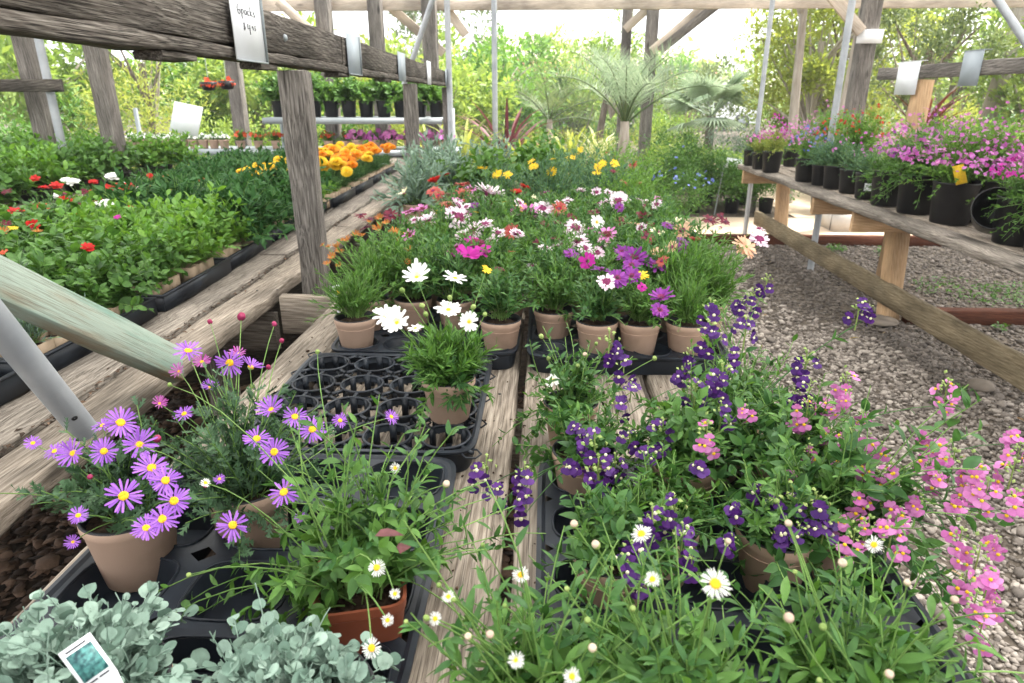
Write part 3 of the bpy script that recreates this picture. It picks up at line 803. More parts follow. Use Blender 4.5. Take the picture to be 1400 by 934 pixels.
# ------------------------------------------------------------------ flowers (mesh library, facing +Z, radius 1)
FL = {}
def daisy_mesh(key, n, outer, inner=None, w=.16, disc='disc_yellow', rd=.2, cup=.12, split=.4, droop=0., tiers=1, jitter=.08, notch=False):
    cup0 = cup
    for v in range(6):
        cup = cup0 + [0, .03, -.04, .06, .45, -.16][v]
        mb = MB()
        for q in range(tiers):
            nn = n if q == 0 else int(n * .7)
            for k in range(nn):
                if rng.random() < .05: continue
                droop = rng.uniform(-.12, .22)
                a = (k + .5 * q) * 2 * PI / nn + rng.normal(0, .07)
                L = (1 - .18 * q) * (1 + rng.normal(0, jitter)); c = cup + .22 * q + rng.normal(0, .05)
                st = [(rd * .7, .3), (split, .85), (.78, 1.), (.95, .75), (1.0, .25)]
                V = []; F = []; mm = []
                for i, (r_, ww) in enumerate(st):
                    r_ = r_ * L; z = c * r_ - droop * r_ * r_ + .01 * q; h = ww * w / 2 * (L if i else 1)
                    for s_, dz in ((-1, .02), (0, 0), (1, .02)): V.append([r_ * math.cos(a) - s_ * h * math.sin(a), r_ * math.sin(a) + s_ * h * math.cos(a), z + dz * 1.2])
                    if i:
                        b = 3 * i; F += [[b - 3, b - 2, b + 1, b], [b - 2, b - 1, b + 2, b + 1]]; mm += [1 if (i == 1 and inner) else 0] * 2
                mb.add(V, F, mm, rng.random())
        mp = mb.mesh('petals_' + key, [MATS[outer], MATS[inner or outer]])
        mb = MB()
        pr = [(rd * 1.05, -.03), (rd, .06), (rd * .7, .11), (rd * .35, .12), (0.001, .10)]
        lathe(mb, pr, 12, tint=rng.random(60))
        # pollen bumps
        m_ = 26; aa = rng.uniform(0, 2 * PI, m_); rr = rd * np.sqrt(rng.random(m_)) * .9
        pos = np.stack([rr * np.cos(aa), rr * np.sin(aa), .08 + .04 * (1 - rr / rd)], -1)
        scatter(mb, np.array([[0, 0, 0], [.5, .5, 0], [1, 0, 0], [.5, -.5, 0], [.5, 0, .8]]), np.array([[0, 4, 1], [1, 4, 2], [2, 4, 3], [3, 4, 0]]), pos, rng.normal(0, 1, (m_, 3)) * [1, 1, .1], np.tile([0, 0, 1.], (m_, 1)), rd * .35)
        md = mb.mesh('disc_' + key, [MATS[disc]], True)
        mb = MB(); lathe(mb, [(.04, -.28), (.12, -.24), (rd * 1.05, -.1), (rd * 1.1, 0.0)], 10); mb.add([[0, 0, 0]] * 3, [[0, 1, 2]])
        mc = mb.mesh('sepals_' + key, [MATS['bud_green']], True)
        FL.setdefault(key, []).append((mp, md, mc))
daisy_mesh('aster', 27, 'petal_lilac', w=.13, rd=.26, cup=.1, split=.45)
daisy_mesh('aster_pink', 24, 'petal_hot', w=.13, rd=.22, cup=.25, split=.45)
daisy_mesh('white', 19, 'petal_white', 'petal_cream', w=.27, disc='disc_yellow', rd=.16, cup=.16, split=.3)
daisy_mesh('flea', 40, 'petal_white', w=.085, disc='disc_yellow', rd=.36, cup=.05, split=.6)
daisy_mesh('magenta', 15, 'petal_magenta', w=.36, disc='disc_dark', rd=.17, cup=.05, split=.35)
daisy_mesh('whitewine', 17, 'petal_paleP', 'petal_wine', w=.27, disc='petal_wine', rd=.3, cup=.1, split=.5, tiers=2)
daisy_mesh('pinkwine', 16, 'petal_pink', 'petal_maroon', w=.28, disc='petal_maroon', rd=.25, cup=.1, split=.5)
daisy_mesh('purple', 18, 'petal_purple', 'petal_wine', w=.27, disc='disc_dark', rd=.2, cup=.0, split=.4, tiers=2)
daisy_mesh('maroon', 18, 'petal_maroon', w=.27, disc='disc_dark', rd=.25, cup=.1, split=.4)
daisy_mesh('coral', 18, 'petal_coral', 'petal_red', w=.26, disc='petal_wine', rd=.25, cup=.1, split=.4, tiers=2)
daisy_mesh('peach', 17, 'petal_peach', 'petal_wine', w=.27, disc='petal_wine', rd=.25, cup=.12, split=.3)
daisy_mesh('peachy', 20, 'petal_peach', w=.24, disc='bud_green', rd=.13, cup=.0, split=.35, tiers=2)
daisy_mesh('cream', 18, 'petal_cream', 'petal_wine', w=.27, disc='petal_wine', rd=.25, cup=.12, split=.35)
daisy_mesh('yellow', 18, 'petal_yellow', w=.24, disc='disc_yellow', rd=.22, cup=.12, split=.35)
daisy_mesh('rust', 12, 'petal_rust', w=.26, disc='bud_green', rd=.3, cup=.7, split=.35)
daisy_mesh('orange', 14, 'petal_orange', w=.26, disc='bud_green', rd=.3, cup=.5, split=.35)
daisy_mesh('red', 16, 'petal_red', 'petal_red', w=.4, disc='petal_maroon', rd=.2, cup=.25, split=.35, tiers=3)
daisy_mesh('whitepom', 16, 'petal_white', w=.4, disc='petal_cream', rd=.15, cup=.25, split=.35, tiers=3)
def marigold_mesh(key, m1):
    for v in range(3):
        mb = MB()
        for q in range(5):
            nn = [16, 15, 12, 9, 5][q]; L = [1, .9, .72, .5, .28][q]
            for k in range(nn):
                a = (k + rng.random() * .5) * 2 * PI / nn; c = [.1, .35, .75, 1.3, 2.2][q]; ww = .24 + .04 * rng.random()
                V = []
                for (r_, wf, zz) in ((.15 * L, .2, 0), (.7 * L, .9, c * .7 * L), (1 * L, 1, c * L * .85 + rng.normal(0, .03))):
                    for s_ in (-1, 0, 1): V.append([r_ * math.cos(a) - s_ * ww * wf * math.sin(a), r_ * math.sin(a) + s_ * ww * wf * math.cos(a), zz + (.07 * abs(s_) if r_ > .5 * L else 0) * rng.uniform(-1, 1)])
                mb.add(V, [[0, 1, 4, 3], [1, 2, 5, 4], [3, 4, 7, 6], [4, 5, 8, 7]], 0, rng.random())
        mp = mb.mesh('petals_' + key, [MATS[m1]])
        mb = MB(); lathe(mb, [(.05, -.6), (.2, -.5), (.25, -.1), (.2, 0)], 8); mc = mb.mesh('sepals_' + key, [MATS['bud_green']], True)
        FL.setdefault(key, []).append((mp, None, mc))
marigold_mesh('mari_y', 'petal_yellow'); marigold_mesh('mari_o', 'petal_orange')

def flower(parent, pos, nrm, r, key, label=None, disc=True):
    """pos local to parent; petals are the flower part, eye and sepals its sub-parts"""
    mp, md, mc = FL[key][rng.integers(len(FL[key]))]
    a = rng.uniform(0, 2 * PI); ref = np.array([math.cos(a), math.sin(a), .01])
    nrm = unit(np.asarray(nrm, float)); X = unit(ref - nrm * (ref @ nrm))
    L = frame(pos, X, nrm, r)
    o = inst('flower', mp, parent, L)
    if label: o['label'] = label
    if disc:
        if md: inst('flower_centre', md, o, Matrix())
        inst('sepals', mc, o, Matrix())
    return o

def petal_fan(mb, c, a, L, w_, z0, z1, mat=0, n=5, tint=.5):
    V = [[c[0], c[1], z0]]
    for i in range(n + 1):
        t = (i / n * 2 - 1) * 1.25
        rr = L * (.55 + .45 * math.cos(t)); 
        V.append([c[0] + math.cos(a) * rr * 1.0 - math.sin(a) * math.sin(t) * w_, c[1] + math.sin(a) * rr + math.cos(a) * math.sin(t) * w_, z1 - .08 * abs(t)])
    mb.add(V, [[0, i, i + 1] for i in range(1, n + 1)], mat, tint)
FLO = {}
def floret_mesh(key, m1, m2, eye):
    for v in range(3):
        mb = MB()
        for a in (30, 70, 110, 150): petal_fan(mb, (0, .05), R(a + rng.normal(0, 5)), .75, .26, 0, .15, 0, tint=rng.random())
        for a in (-58, -122): petal_fan(mb, (0, -.02), R(a), 1.0, .5, .02, .1, 1, tint=rng.random())
        lathe(mb, [(.2, 0), (.17, .14), (.08, .2), (0.001, .2)], 8, 2, T(0, -.12, .03))
        tube(mb, [(0, 0, 0), (0, .1, -.5), (0, .0, -.9)], [.1, .06, .04], 4, 3)
        FLO.setdefault(key, []).append(mb.mesh('floret_' + key, [MATS[m1], MATS[m2], MATS[eye], MATS['bud_green']]))
floret_mesh('violet', 'petal_violet', 'petal_violet', 'petal_cream')
floret_mesh('pink', 'petal_pink', 'petal_hot2' if 'petal_hot2' in MATS else 'petal_pink', 'petal_yellow')

# ------------------------------------------------------------------ pots
PM = {}
def pot_mesh(key, rt, rb, h, mat, inner='pot_inner', n=36, band=.014, lip=.003, seam=True):
    if key in PM: return PM[key]
    mb = MB()
    pr = [(0.001, .002), (rb - .004, .0), (rb, .004), (rb + (rt - rb) * .8, h - band - .004), (rb + (rt - rb) * .82 + lip * .9, h - band), (rt, h - .002), (rt - .001, h), (rt - .004, h), (rt - .006, h - .01), (rt - .009, h - .03), (rb - .003 + .002, .01), (.001, .01)]
    sm = [0] * 5 + [1] * 6 if inner else [0] * 11
    lathe(mb, pr, n, seg_mats=np.array(sm))
    if key == 'taupe':  # thin raised ring low on the rim
        tube(mb, [((rt * .93) * math.cos(a), (rt * .93) * math.sin(a), h - band * 1.9) for a in np.linspace(0, 2 * PI, 33)], .0008, 4)
    PM[key] = mb.mesh('pot_' + key, [MATS[mat], MATS[inner or mat]], True)
    mb = MB(); K = 14; th = np.arange(K) * 2 * PI / K
    V = [[0, 0, .004]] + [[.5 * math.cos(a), .5 * math.sin(a), rng.normal(0.002, .003)] for a in th] + [[math.cos(a), math.sin(a), 0] for a in th]
    V = np.array(V); V[:, :2] *= (rt - .008); V[:, 2] += h - .016
    mb.add(V, [[0, 1 + i, 1 + (i + 1) % K] for i in range(K)]); mb.add(V, [[1 + i, 1 + K + i, 1 + K + (i + 1) % K, 1 + (i + 1) % K] for i in range(K)])
    PM[key + '_soil'] = mb.mesh('soil_' + key, [MATS['soil']], True)
    return PM[key]
pot_mesh('taupe', .054, .040, .094, 'pot_taupe')
pot_mesh('taupe5', .063, .047, .112, 'pot_taupe')
pot_mesh('taupe_big', .082, .062, .125, 'pot_taupe')
pot_mesh('black1', .085, .068, .17, 'pot_black', None, band=.012)
pot_mesh('black2', .12, .098, .23, 'pot_black', None, band=.014)
def square_pot(rt, rb, h):
    mb = MB(); n = 40; th = np.arange(n) * 2 * PI / n; e = .32
    sx = np.sign(np.cos(th)) * abs(np.cos(th)) ** e; sy = np.sign(np.sin(th)) * abs(np.sin(th)) ** e
    rings = [(.001, .001, 0), (rb, 0, 0), (rb + (rt - rb) * .85, h * .86, 0), (rt * .985, h * .875, 0), (rt, h, 0), (rt - .004, h, 0), (rt - .01, h * .8, 0), (.001, h * .78, 0)]
    V = np.concatenate([np.stack([sx * r_, sy * r_, np.full(n, z)], -1) for r_, z, _ in rings])
    for k in range(len(rings) - 1):
        F = [[k * n + i, k * n + (i + 1) % n, (k + 1) * n + (i + 1) % n, (k + 1) * n + i] for i in range(n)]
        mb.add(V, F, 1 if k >= 6 else 0)
    PM['terra'] = mb.mesh('pot_terra', [MATS['pot_terracotta'], MATS['soil']], True)
square_pot(.056, .042, .10)
def add_pot(root, key, rot=0):
    p = inst('pot', PM[key], root, Rz(rot))
    if key + '_soil' in PM: inst('soil', PM[key + '_soil'], root, Rz(rot))
    return p

# ------------------------------------------------------------------ trays
def se(th, e):
    return np.sign(np.cos(th)) * abs(np.cos(th)) ** e, np.sign(np.sin(th)) * abs(np.sin(th)) ** e
def cell_mesh(sx, sy, r, e, depth, name='cell'):
    """square top plate with a round or rounded-square well"""
    mb = MB(); n = 24; th = (np.arange(n) + .5) * 2 * PI / n
    cx, cy = se(th, .001 + .0); sq = np.stack([np.sign(np.cos(th)) * np.minimum(1, abs(np.cos(th)) / np.maximum(abs(np.sin(th)), 1e-6)), np.sign(np.sin(th)) * np.minimum(1, abs(np.sin(th)) / np.maximum(abs(np.cos(th)), 1e-6))], -1)
    ex, ey = se(th, e)
    rings = [np.stack([sq[:, 0] * sx / 2, sq[:, 1] * sy / 2, 0 * th], -1)]
    for (f, z) in ((1.04, 0), (1.0, -.002), (.93, -depth * .5), (.84, -depth)):
        rings.append(np.stack([ex * r * f, ey * r * f * sy / sx if e < .9 else ey * r * f, 0 * th + z], -1))
    rings.append(np.stack([0 * th, 0 * th, 0 * th - depth], -1))
    V = np.concatenate(rings)
    for k in range(len(rings) - 1):
        mb.add(V, [[k * n + i, k * n + (i + 1) % n, (k + 1) * n + (i + 1) % n, (k + 1) * n + i] for i in range(n)])
    # raised lip
    t = np.linspace(0, 2 * PI, 25); lx, ly = se(t, e)
    tube(mb, np.stack([lx * r * 1.02, ly * r * 1.02 * (sy / sx if e < .9 else 1), 0 * t + .001], -1), .0022, 4)
    return mb.mesh(name, [MATS['tray_black']], False)
def ring_mesh(r, sx, sy, depth):
    """open ring with webs reaching to its neighbours and a cross at the bottom"""
    mb = MB(); t = np.linspace(0, 2 * PI, 29)
    for (f, z, rr) in ((1, 0, .0032),): tube(mb, np.stack([np.cos(t) * r, np.sin(t) * r, 0 * t], -1), rr, 6)
    lathe(mb, [(r, 0), (r * .93, -depth * .35)], 28)
    for k in range(8):
        a = k * PI / 4; c, s = math.cos(a), math.sin(a)
        if k % 2 == 0: L = (sx if k % 4 == 0 else sy) / 2 - r
        else: L = math.hypot(sx, sy) / 2 - r
        M_ = Rz(a)
        box(mb, (r + L / 2, 0, -.002), (L, .007, .006), M_)
        box(mb, (r * .93, 0, -depth * .5), (.003, .014, depth), M_)
    box(mb, (0, 0, -depth + .002), (r * 1.8, .012, .003)); box(mb, (0, 0, -depth + .001), (.012, r * 1.8, .003))
    th = math.atan2(sy, sx)
    # little star hole frames at corners
    for sxx in (-1, 1):
        for syy in (-1, 1):
            tt = np.linspace(0, 2 * PI, 7); tube(mb, np.stack([sxx * sx / 2 + np.cos(tt) * .018, syy * sy / 2 + np.sin(tt) * .018, 0 * tt - .002], -1), .0022, 4)
    return mb.mesh('ring_cell', [MATS['tray_black']], False)
def skirt(mb, x0, x1, y0, y1, z0, z1, fl=.012):
    """tapered outside wall with rounded corners and a rolled rim"""
    n = 40; th = (np.arange(n) + .5) * 2 * PI / n; ex, ey = se(th, .16)
    cx, cy = (x0 + x1) / 2, (y0 + y1) / 2; a, b = (x1 - x0) / 2, (y1 - y0) / 2
    rings = [(-.004 - .0, z0), (0.002, z1 - .008), (fl * .6, z1 - .002), (fl * .6, z1 + .002), (0.0, z1 + .003), (-.006, z1)]
    V = np.concatenate([np.stack([cx + ex * (a + d), cy + ey * (b + d), 0 * th + z], -1) for d, z in rings])
    for k in range(len(rings) - 1):
        mb.add(V, [[k * n + i, k * n + (i + 1) % n, (k + 1) * n + (i + 1) % n, (k + 1) * n + i] for i in range(n)])
def tray(label, x0, x1, y0, y1, nx, ny, kind, z=.782, h=.048, rot=0., r=None, e=1., depth=.04, skip=()):
    cx, cy = (x0 + x1) / 2, (y0 + y1) / 2
    t = thing('carry_tray', label, 'plant tray', T(cx, cy, z) @ Rz(rot))
    a, b = (x1 - x0) / 2, (y1 - y0) / 2
    mb = MB(); skirt(mb, -a, a, -b, b, 0, h)
    sx, sy = 2 * a / nx, 2 * b / ny
    o = mb.obj('rim', MATS['tray_black'], t)
    r = r or min(sx, sy) * .43
    me = ring_mesh(r, sx, sy, min(depth, h - .004)) if kind == 'ring' else cell_mesh(sx, sy, r, e, min(depth, h - .002))
    for i in range(nx):
        for j in range(ny):
            if (i, j) in skip: continue
            inst('cell', me, t, T(-a + sx * (i + .5), -b + sy * (j + .5), h))
    return t
tray('open black tray of empty round rings beneath the white daisy pot', -.575, -.125, 1.09, 1.575, 4, 4, 'ring', r=.047)
tray('large black tray of deep wells holding both lilac aster pots', -.645, -.15, .50, 1.065, 3, 4, 'cell', e=.55, r=.066, depth=.046)
tray('black tray under the violet and pink snapdragon-like flowers at the gravel side', .005, .49, .56, 1.075, 3, 4, 'cell', e=.75, r=.062, depth=.046)
tray('black tray below the leafy pots behind the empty ring tray', -.545, -.065, 1.60, 2.08, 4, 4, 'cell', r=.05, depth=.018)
tray('black tray carrying four brown pots of purple and peach daisies', -.03, .475, 1.585, 2.07, 4, 4, 'cell', r=.05, depth=.018)
tray('black tray under the second block of daisies left of the centre gap', -.56, -.07, 2.12, 2.6, 4, 4, 'cell', r=.05, depth=.018)
tray('black tray under the second block of daisies right of the centre gap', -.03, .48, 2.11, 2.6, 4, 4, 'cell', r=.05, depth=.018)
tray('black tray at the back left under coral and red daisies', -.58, -.08, 2.64, 3.12, 4, 4, 'cell', r=.05, depth=.018)
tray('black tray at the back right under yellow daisies', -.03, .48, 2.64, 3.12, 4, 4, 'cell', r=.05, depth=.018)

# ------------------------------------------------------------------ growth
def stem_paths(n, L, lean, r0=.02, K=7, droop=.3, wig=.06, az=None, up=1.):
    az = rng.uniform(0, 2 * PI, n) if az is None else np.resize(az, n)
    L = rng.uniform(.6, 1.1, n) * L if np.isscalar(L) else L
    ln = np.abs(rng.normal(0, lean, n)) if np.isscalar(lean) else lean
    d = np.stack([np.sin(ln) * np.cos(az), np.sin(ln) * np.sin(az), np.cos(ln) * up], -1)
    p = np.stack([np.cos(az) * r0, np.sin(az) * r0, 0 * az], -1) * rng.random((n, 1))
    P = [p.copy()]
    side = rng.normal(0, wig, (n, 3))
    for k in range(1, K):
        d = unit(d + side + np.array([0, 0, -droop / K]) * (1 + ln[:, None]) + rng.normal(0, wig * .5, (n, 3)))
        p = p + d * (L / (K - 1))[:, None]; P.append(p.copy())
    return np.stack(P, 1)

def path_at(P, t):
    """P (n,K,3), t (n,m) -> points and tangents"""
    n, K, _ = P.shape; u = t * (K - 1); i = np.clip(u.astype(int), 0, K - 2); f = (u - i)[..., None]
    idx = np.arange(n)[:, None]
    a, b = P[idx, i], P[idx, i + 1]
    return a + (b - a) * f, unit(b - a)

def leaves_on(P, m, t0=.15, t1=1., ang=.9, up=.4):
    n = len(P); t = np.sort(rng.uniform(t0, t1, (n, m)), 1)
    p, tg = path_at(P, t)
    v = rng.normal(0, 1, p.shape); side = unit(v - tg * (v * tg).sum(-1, keepdims=True))
    d = unit(side * math.sin(ang) + tg * math.cos(ang) + np.array([0, 0, .15]))
    nr = unit(np.array([0, 0, 1.]) * up + tg * .6 + rng.normal(0, .25, p.shape))
    return p.reshape(-1, 3), d.reshape(-1, 3), nr.reshape(-1, 3), t.ravel()

def stems_mesh(mb, P, r=.0016, mat=0):
    n, K, _ = P.shape
    d = unit(P[:, -1] - P[:, 0]); ref = np.where(abs(d[:, 2:3]) > .8, [[1., 0, 0]], [[0, 0, 1.]])
    a = unit(np.cross(d, ref)); b = np.cross(d, a)
    rad = np.linspace(1, .55, K)[None, :, None, None] * r
    th = np.array([0, 2 * PI / 3, 4 * PI / 3])
    off = np.cos(th)[None, None, :, None] * a[:, None, None] + np.sin(th)[None, None, :, None] * b[:, None, None]
    V = (P[:, :, None] + off * rad).reshape(-1, 3)
    base = (np.arange(n) * K * 3)[:, None, None]; i = np.arange(K - 1)[None, :, None] * 3; j = np.arange(3)[None, None]; k = (j + 1) % 3
    F = np.stack([base + i + j, base + i + k, base + i + 3 + k, base + i + 3 + j], -1).reshape(-1, 4)
    mb.add(V, F, mat, np.repeat(rng.random(n), K * 3))

def curve_to(p0, p1, bow=.1, K=7):
    p0 = np.asarray(p0, float); p1 = np.asarray(p1, float)
    L = np.linalg.norm(p1 - p0); c = (p0 + p1) / 2 + np.array([0, 0, 1]) * L * bow + rng.normal(0, .03, 3) * L
    t = np.linspace(0, 1, K)[:, None]
    return (1 - t) ** 2 * p0 + 2 * t * (1 - t) * c + t * t * p1

LEAFM = {}
def leaf_mesh(tpl, mat, key):
    if key not in LEAFM:
        mb = MB(); mb.add(*tpl, 0, 0.0); LEAFM[key] = mb.mesh('leaf_' + key, [MATS[mat]], True)
    return LEAFM[key]

def leaf_objects(root, me, pos, d, nr, size, cap=290):
    """each leaf an object; past the cap the rest is returned for one joined part"""
    for i in range(min(cap, len(pos))):
        inst('leaf', me, root, frame(pos[i], d[i], nr[i], float(size[i])))

CAMP = np.array([0, 0, CAM_H])
def face_dir(p, upness=1.0, toward=.6, jit=.35):
    v = unit(CAMP - p) * toward + np.array([0, 0, upness]) + rng.normal(0, jit, 3)
    return unit(v)

# ------------------------------------------------------------------ hero plants on the centre bench
def hero(name, label, cat, base, pot, flowers=(), flab=None, foliage=None, soil_z=.08, stem_r=.0013, stem_mat='stem_green', bow=.15, extra_stems=None, group=None, rot=None, start_r=.02):
    """flowers: (px, py, size in photo pixels, kind, depth)"""
    base = np.asarray(base, float)
    root = thing(name, label, cat, base, group)
    if pot: add_pot(root, pot, rng.uniform(0, 6) if rot is None else rot)
    mb = MB(); paths = []
    for (px, py, sz, key, dep) in flowers:
        p = at(px, py, dep); loc = p - base; r_ = sz / FPX * dep / 2 * (.85 if key in ('flea', 'white') else 1)
        a = rng.uniform(0, 2 * PI); s0 = np.array([math.cos(a) * start_r, math.sin(a) * start_r, soil_z])
        nrm = face_dir(p, .8, .9, .3)
        out_ = unit(np.array([loc[0], loc[1], 0.001])); nrm = unit(nrm + out_ * .25)
        if key == 'white' and sz < 44 and px != 641: nrm = unit(np.array([0, 0, 1.2]) + rng.normal(0, .3, 3) + out_ * .3 + unit(CAMP - p) * .25)
        P = curve_to(s0, loc - nrm * r_ * .15, bow)
        paths.append(P)
        if key.startswith('bud'):
            mbb = MB(); lathe(mbb, [(.15, -1.1), (.8, -.8), (1, -.2), (.95, .3), (.8, .8), (.55, 1.0), (.001, .8)], 10, seg_mats=np.array([0, 0, 0, 1, 1, 1]))
            me = BUD.setdefault(key, mbb.mesh('bud', [MATS['bud_wine' if key == 'bud_wine' else 'bud_green'], MATS[key]], True)); inst('bud', me, root, frame(loc, unit(np.cross(nrm, [.3, .2, .9])), nrm, r_ * .75))
        else: flower(root, loc, nrm, r_, key)
    if paths: stems_mesh(mb, np.stack(paths), stem_r)
    if mb.n:
        o = mb.mesh('flower_stems', [MATS[stem_mat]], True); inst('flower_stems', o, root, Matrix())['kind'] = 'stuff'
    if foliage: foliage(root)
    return root
BUD = {}
L_LANCE2 = lance(.24, .3, .35, 5, .55, .12)

def fol_stems(n, L, lean, m, tpl, mat, size, key=None, soil_z=.08, droop=.3, r=.0015, objs=False, r0=.03, ang=.9, az=None, smat='stem_green', t0=.15, cap=290, wid=1., sizevar=(.6, 1.15), up=.4, wig=.06):
    def f(root):
        P = stem_paths(n, L, lean, r0, droop=droop, az=az, wig=wig) + np.array([0, 0, soil_z])
        mb = MB(); stems_mesh(mb, P, r)
        inst('stems', mb.mesh('stems', [MATS[smat]], True), root, Matrix())['kind'] = 'stuff'
        p, d, nr, t = leaves_on(P, m, t0, ang=ang, up=up)
        s = rng.uniform(*sizevar, len(p)) * size * (1.15 - .45 * t)
        if objs:
            o = rng.permutation(len(p)); me = leaf_mesh(tpl, mat, key)
            leaf_objects(root, me, p[o], d[o], nr[o], s[o], cap)
            o = o[cap:]
        else: o = np.arange(len(p))
        if len(o):
            mb = MB(); scatter(mb, *tpl, p[o], d[o], nr[o], s[o], s[o] * wid)
            k = inst('foliage', mb.mesh('foliage', [MATS[mat]]), root, Matrix()); k['kind'] = 'stuff'
    return f
def multi(*fs):
    def f(root):
        for q in fs: q(root)
    return f

# lilac asters in brown pots
A1 = [(100, 620, 38, 'aster', .87), (142, 617, 36, 'aster', .88), (165, 578, 44, 'aster', .93), (190, 608, 44, 'aster', .9), (207, 640, 44, 'aster', .86), (226, 657, 42, 'aster', .84),
      (169, 678, 48, 'aster', .80), (238, 685, 44, 'aster', .81), (222, 710, 42, 'aster', .79), (200, 722, 38, 'aster', .78), (107, 705, 26, 'aster', .82), (100, 741, 20, 'aster', .83), (75, 617, 28, 'aster', .92),
      (45, 606, 22, 'aster', .95), (140, 582, 26, 'aster', .98), (160, 622, 22, 'aster', .95), (123, 652, 10, 'bud_wine', .86), (215, 600, 14, 'bud_wine', .95)]
hero('potted_aster', 'front lilac aster in a brown pot at the left tray corner', 'potted plant', at_z(195, 783, .787), 'taupe5', A1,
     foliage=multi(fol_stems(36, .12, .62, 24, L_LOBE, 'leaf_aster', .028, droop=.3, soil_z=.1), fol_stems(16, .15, .35, 20, L_LOBE, 'leaf_aster', .026, soil_z=.1)))
A2 = [(257, 480, 38, 'aster', 1.08), (314, 496, 38, 'aster', 1.06), (343, 502, 32, 'aster', 1.04), (245, 508, 22, 'aster_pink', 1.1), (325, 484, 24, 'aster_pink', 1.1), (276, 495, 24, 'aster_pink', 1.1),
      (252, 566, 28, 'aster', 1.0), (371, 561, 38, 'aster', .98), (403, 570, 34, 'aster', .98), (427, 587, 38, 'aster', .95), (375, 618, 40, 'aster', .92), (351, 600, 38, 'aster', .94), (388, 673, 42, 'aster', .88),
      (318, 718, 42, 'aster', .84), (218, 552, 20, 'aster_pink', 1.05), (465, 575, 22, 'aster', .95), (535, 570, 22, 'aster', .95), (287, 530, 24, 'aster', 1.05), (300, 655, 16, 'aster', .9), (412, 708, 18, 'aster', .88),
      (330, 433, 15, 'bud_wine', 1.15), (287, 440, 9, 'bud_wine', 1.15), (375, 443, 9, 'bud_wine', 1.15), (385, 466, 9, 'bud_wine', 1.15), (367, 502, 9, 'bud_wine', 1.1), (281, 664, 9, 'bud_wine', .9), (345, 528, 9, 'bud_green', 1.1)]
hero('potted_aster', 'taller lilac and pink aster in a brown pot behind the front aster', 'potted plant', at_z(350, 742, .787), 'taupe5', A2,
     foliage=multi(fol_stems(46, .17, .5, 24, L_LOBE, 'leaf_aster', .028), fol_stems(22, .2, .8, 20, L_LOBE, 'leaf_aster', .026, droop=.5)))

# white daisy
FD = 1.33
A3 = [(570, 380, 44, 'white', 1.38), (622, 381, 40, 'white', 1.4), (613, 424, 42, 'white', 1.36), (530, 433, 50, 'white', 1.3), (543, 442, 44, 'white', 1.27), (641, 440, 34, 'white', 1.33), (568, 449, 26, 'white', 1.3),
      (550, 397, 10, 'bud_green', 1.34), (577, 418, 10, 'bud_green', 1.34), (582, 430, 10, 'bud_green', 1.34), (647, 420, 10, 'bud_green', 1.36), (615, 407, 9, 'bud_green', 1.37), (663, 430, 9, 'bud_green', 1.36), (665, 369, 15, 'yellow', 1.42)]
hero('potted_daisy', 'white daisy in a brown pot standing alone on the empty ring tray', 'potted plant', at_z(615, 571, .828), 'taupe', A3, soil_z=.085, bow=.05,
     foliage=multi(fol_stems(76, .11, .5, 24, L_NARROW, 'leaf_green', .035, droop=.1, ang=.6, wid=1.3), fol_stems(40, .065, .7, 18, L_NARROW, 'leaf_mid', .034, droop=.1, ang=.7, wid=1.4)))

# terracotta pot with fleabane-like foliage sprawling over the trays
A4 = [(515, 776, 28, 'flea', .66), (508, 886, 32, 'flea', .60), (530, 848, 20, 'flea', .60), (540, 812, 18, 'flea', .62), (540, 640, 18, 'flea', .85), (610, 662, 14, 'bud_pink', .75), (434, 481, 8, 'bud_green', 1.0),
      (232, 526, 8, 'bud_green', 1.0), (258, 786, 9, 'bud_green', .7), (281, 660, 16, 'flea', .78)]
hero('potted_fleabane', 'leggy green fleabane in a square terracotta pot at the tray corner', 'potted plant', at_z(500, 880, .787), 'terra', A4, soil_z=.08, rot=.25, bow=.3,
     foliage=multi(fol_stems(24, .17, .45, 12, L_BROAD, 'leaf_green', .034, 'broad_green', objs=True, droop=.1, cap=280, az=rng.uniform(-.6, 3.0, 24), wig=.12),
                   fol_stems(22, .22, .55, 14, L_LANCE, 'leaf_mid', .026, droop=.3, wid=1.3, az=rng.uniform(-.6, 2.4, 22), wig=.16),
                   fol_stems(10, .24, .9, 12, L_LANCE, 'leaf_green', .028, az=rng.uniform(2.6, 3.8, 10), droop=.5, wid=1.2),
                   fol_stems(6, .32, .28, 10, L_LANCE, 'leaf_green', .028, droop=.1, wid=1.2),
                   fol_stems(12, .26, .95, 14, L_LANCE, 'leaf_mid', .024, az=rng.uniform(-.2, 1.0, 12), droop=.4, wid=1.2), fol_stems(16, .12, .9, 14, L_BROAD, 'leaf_green', .03, az=rng.uniform(2.4, 4.3, 16), droop=.9, sizevar=(.5, 1.2)), fol_stems(7, .2, 1.0, 14, L_LANCE, 'leaf_green', .03, az=rng.uniform(2.7, 3.6, 7), droop=1.0, wid=1.1)))
mb = MB()
for (px, py, a_) in ((513, 733, .5), (547, 757, 1.4)):
    p = at(px, py, .68); mb.add((L_BROAD[0] * .03) @ np.array(Rz(a_).to_3x3()).T + p, L_BROAD[1])
o = mb.obj('faded_leaf', MATS['leaf_red'], bpy.data.objects['potted_fleabane'], Matrix()); 

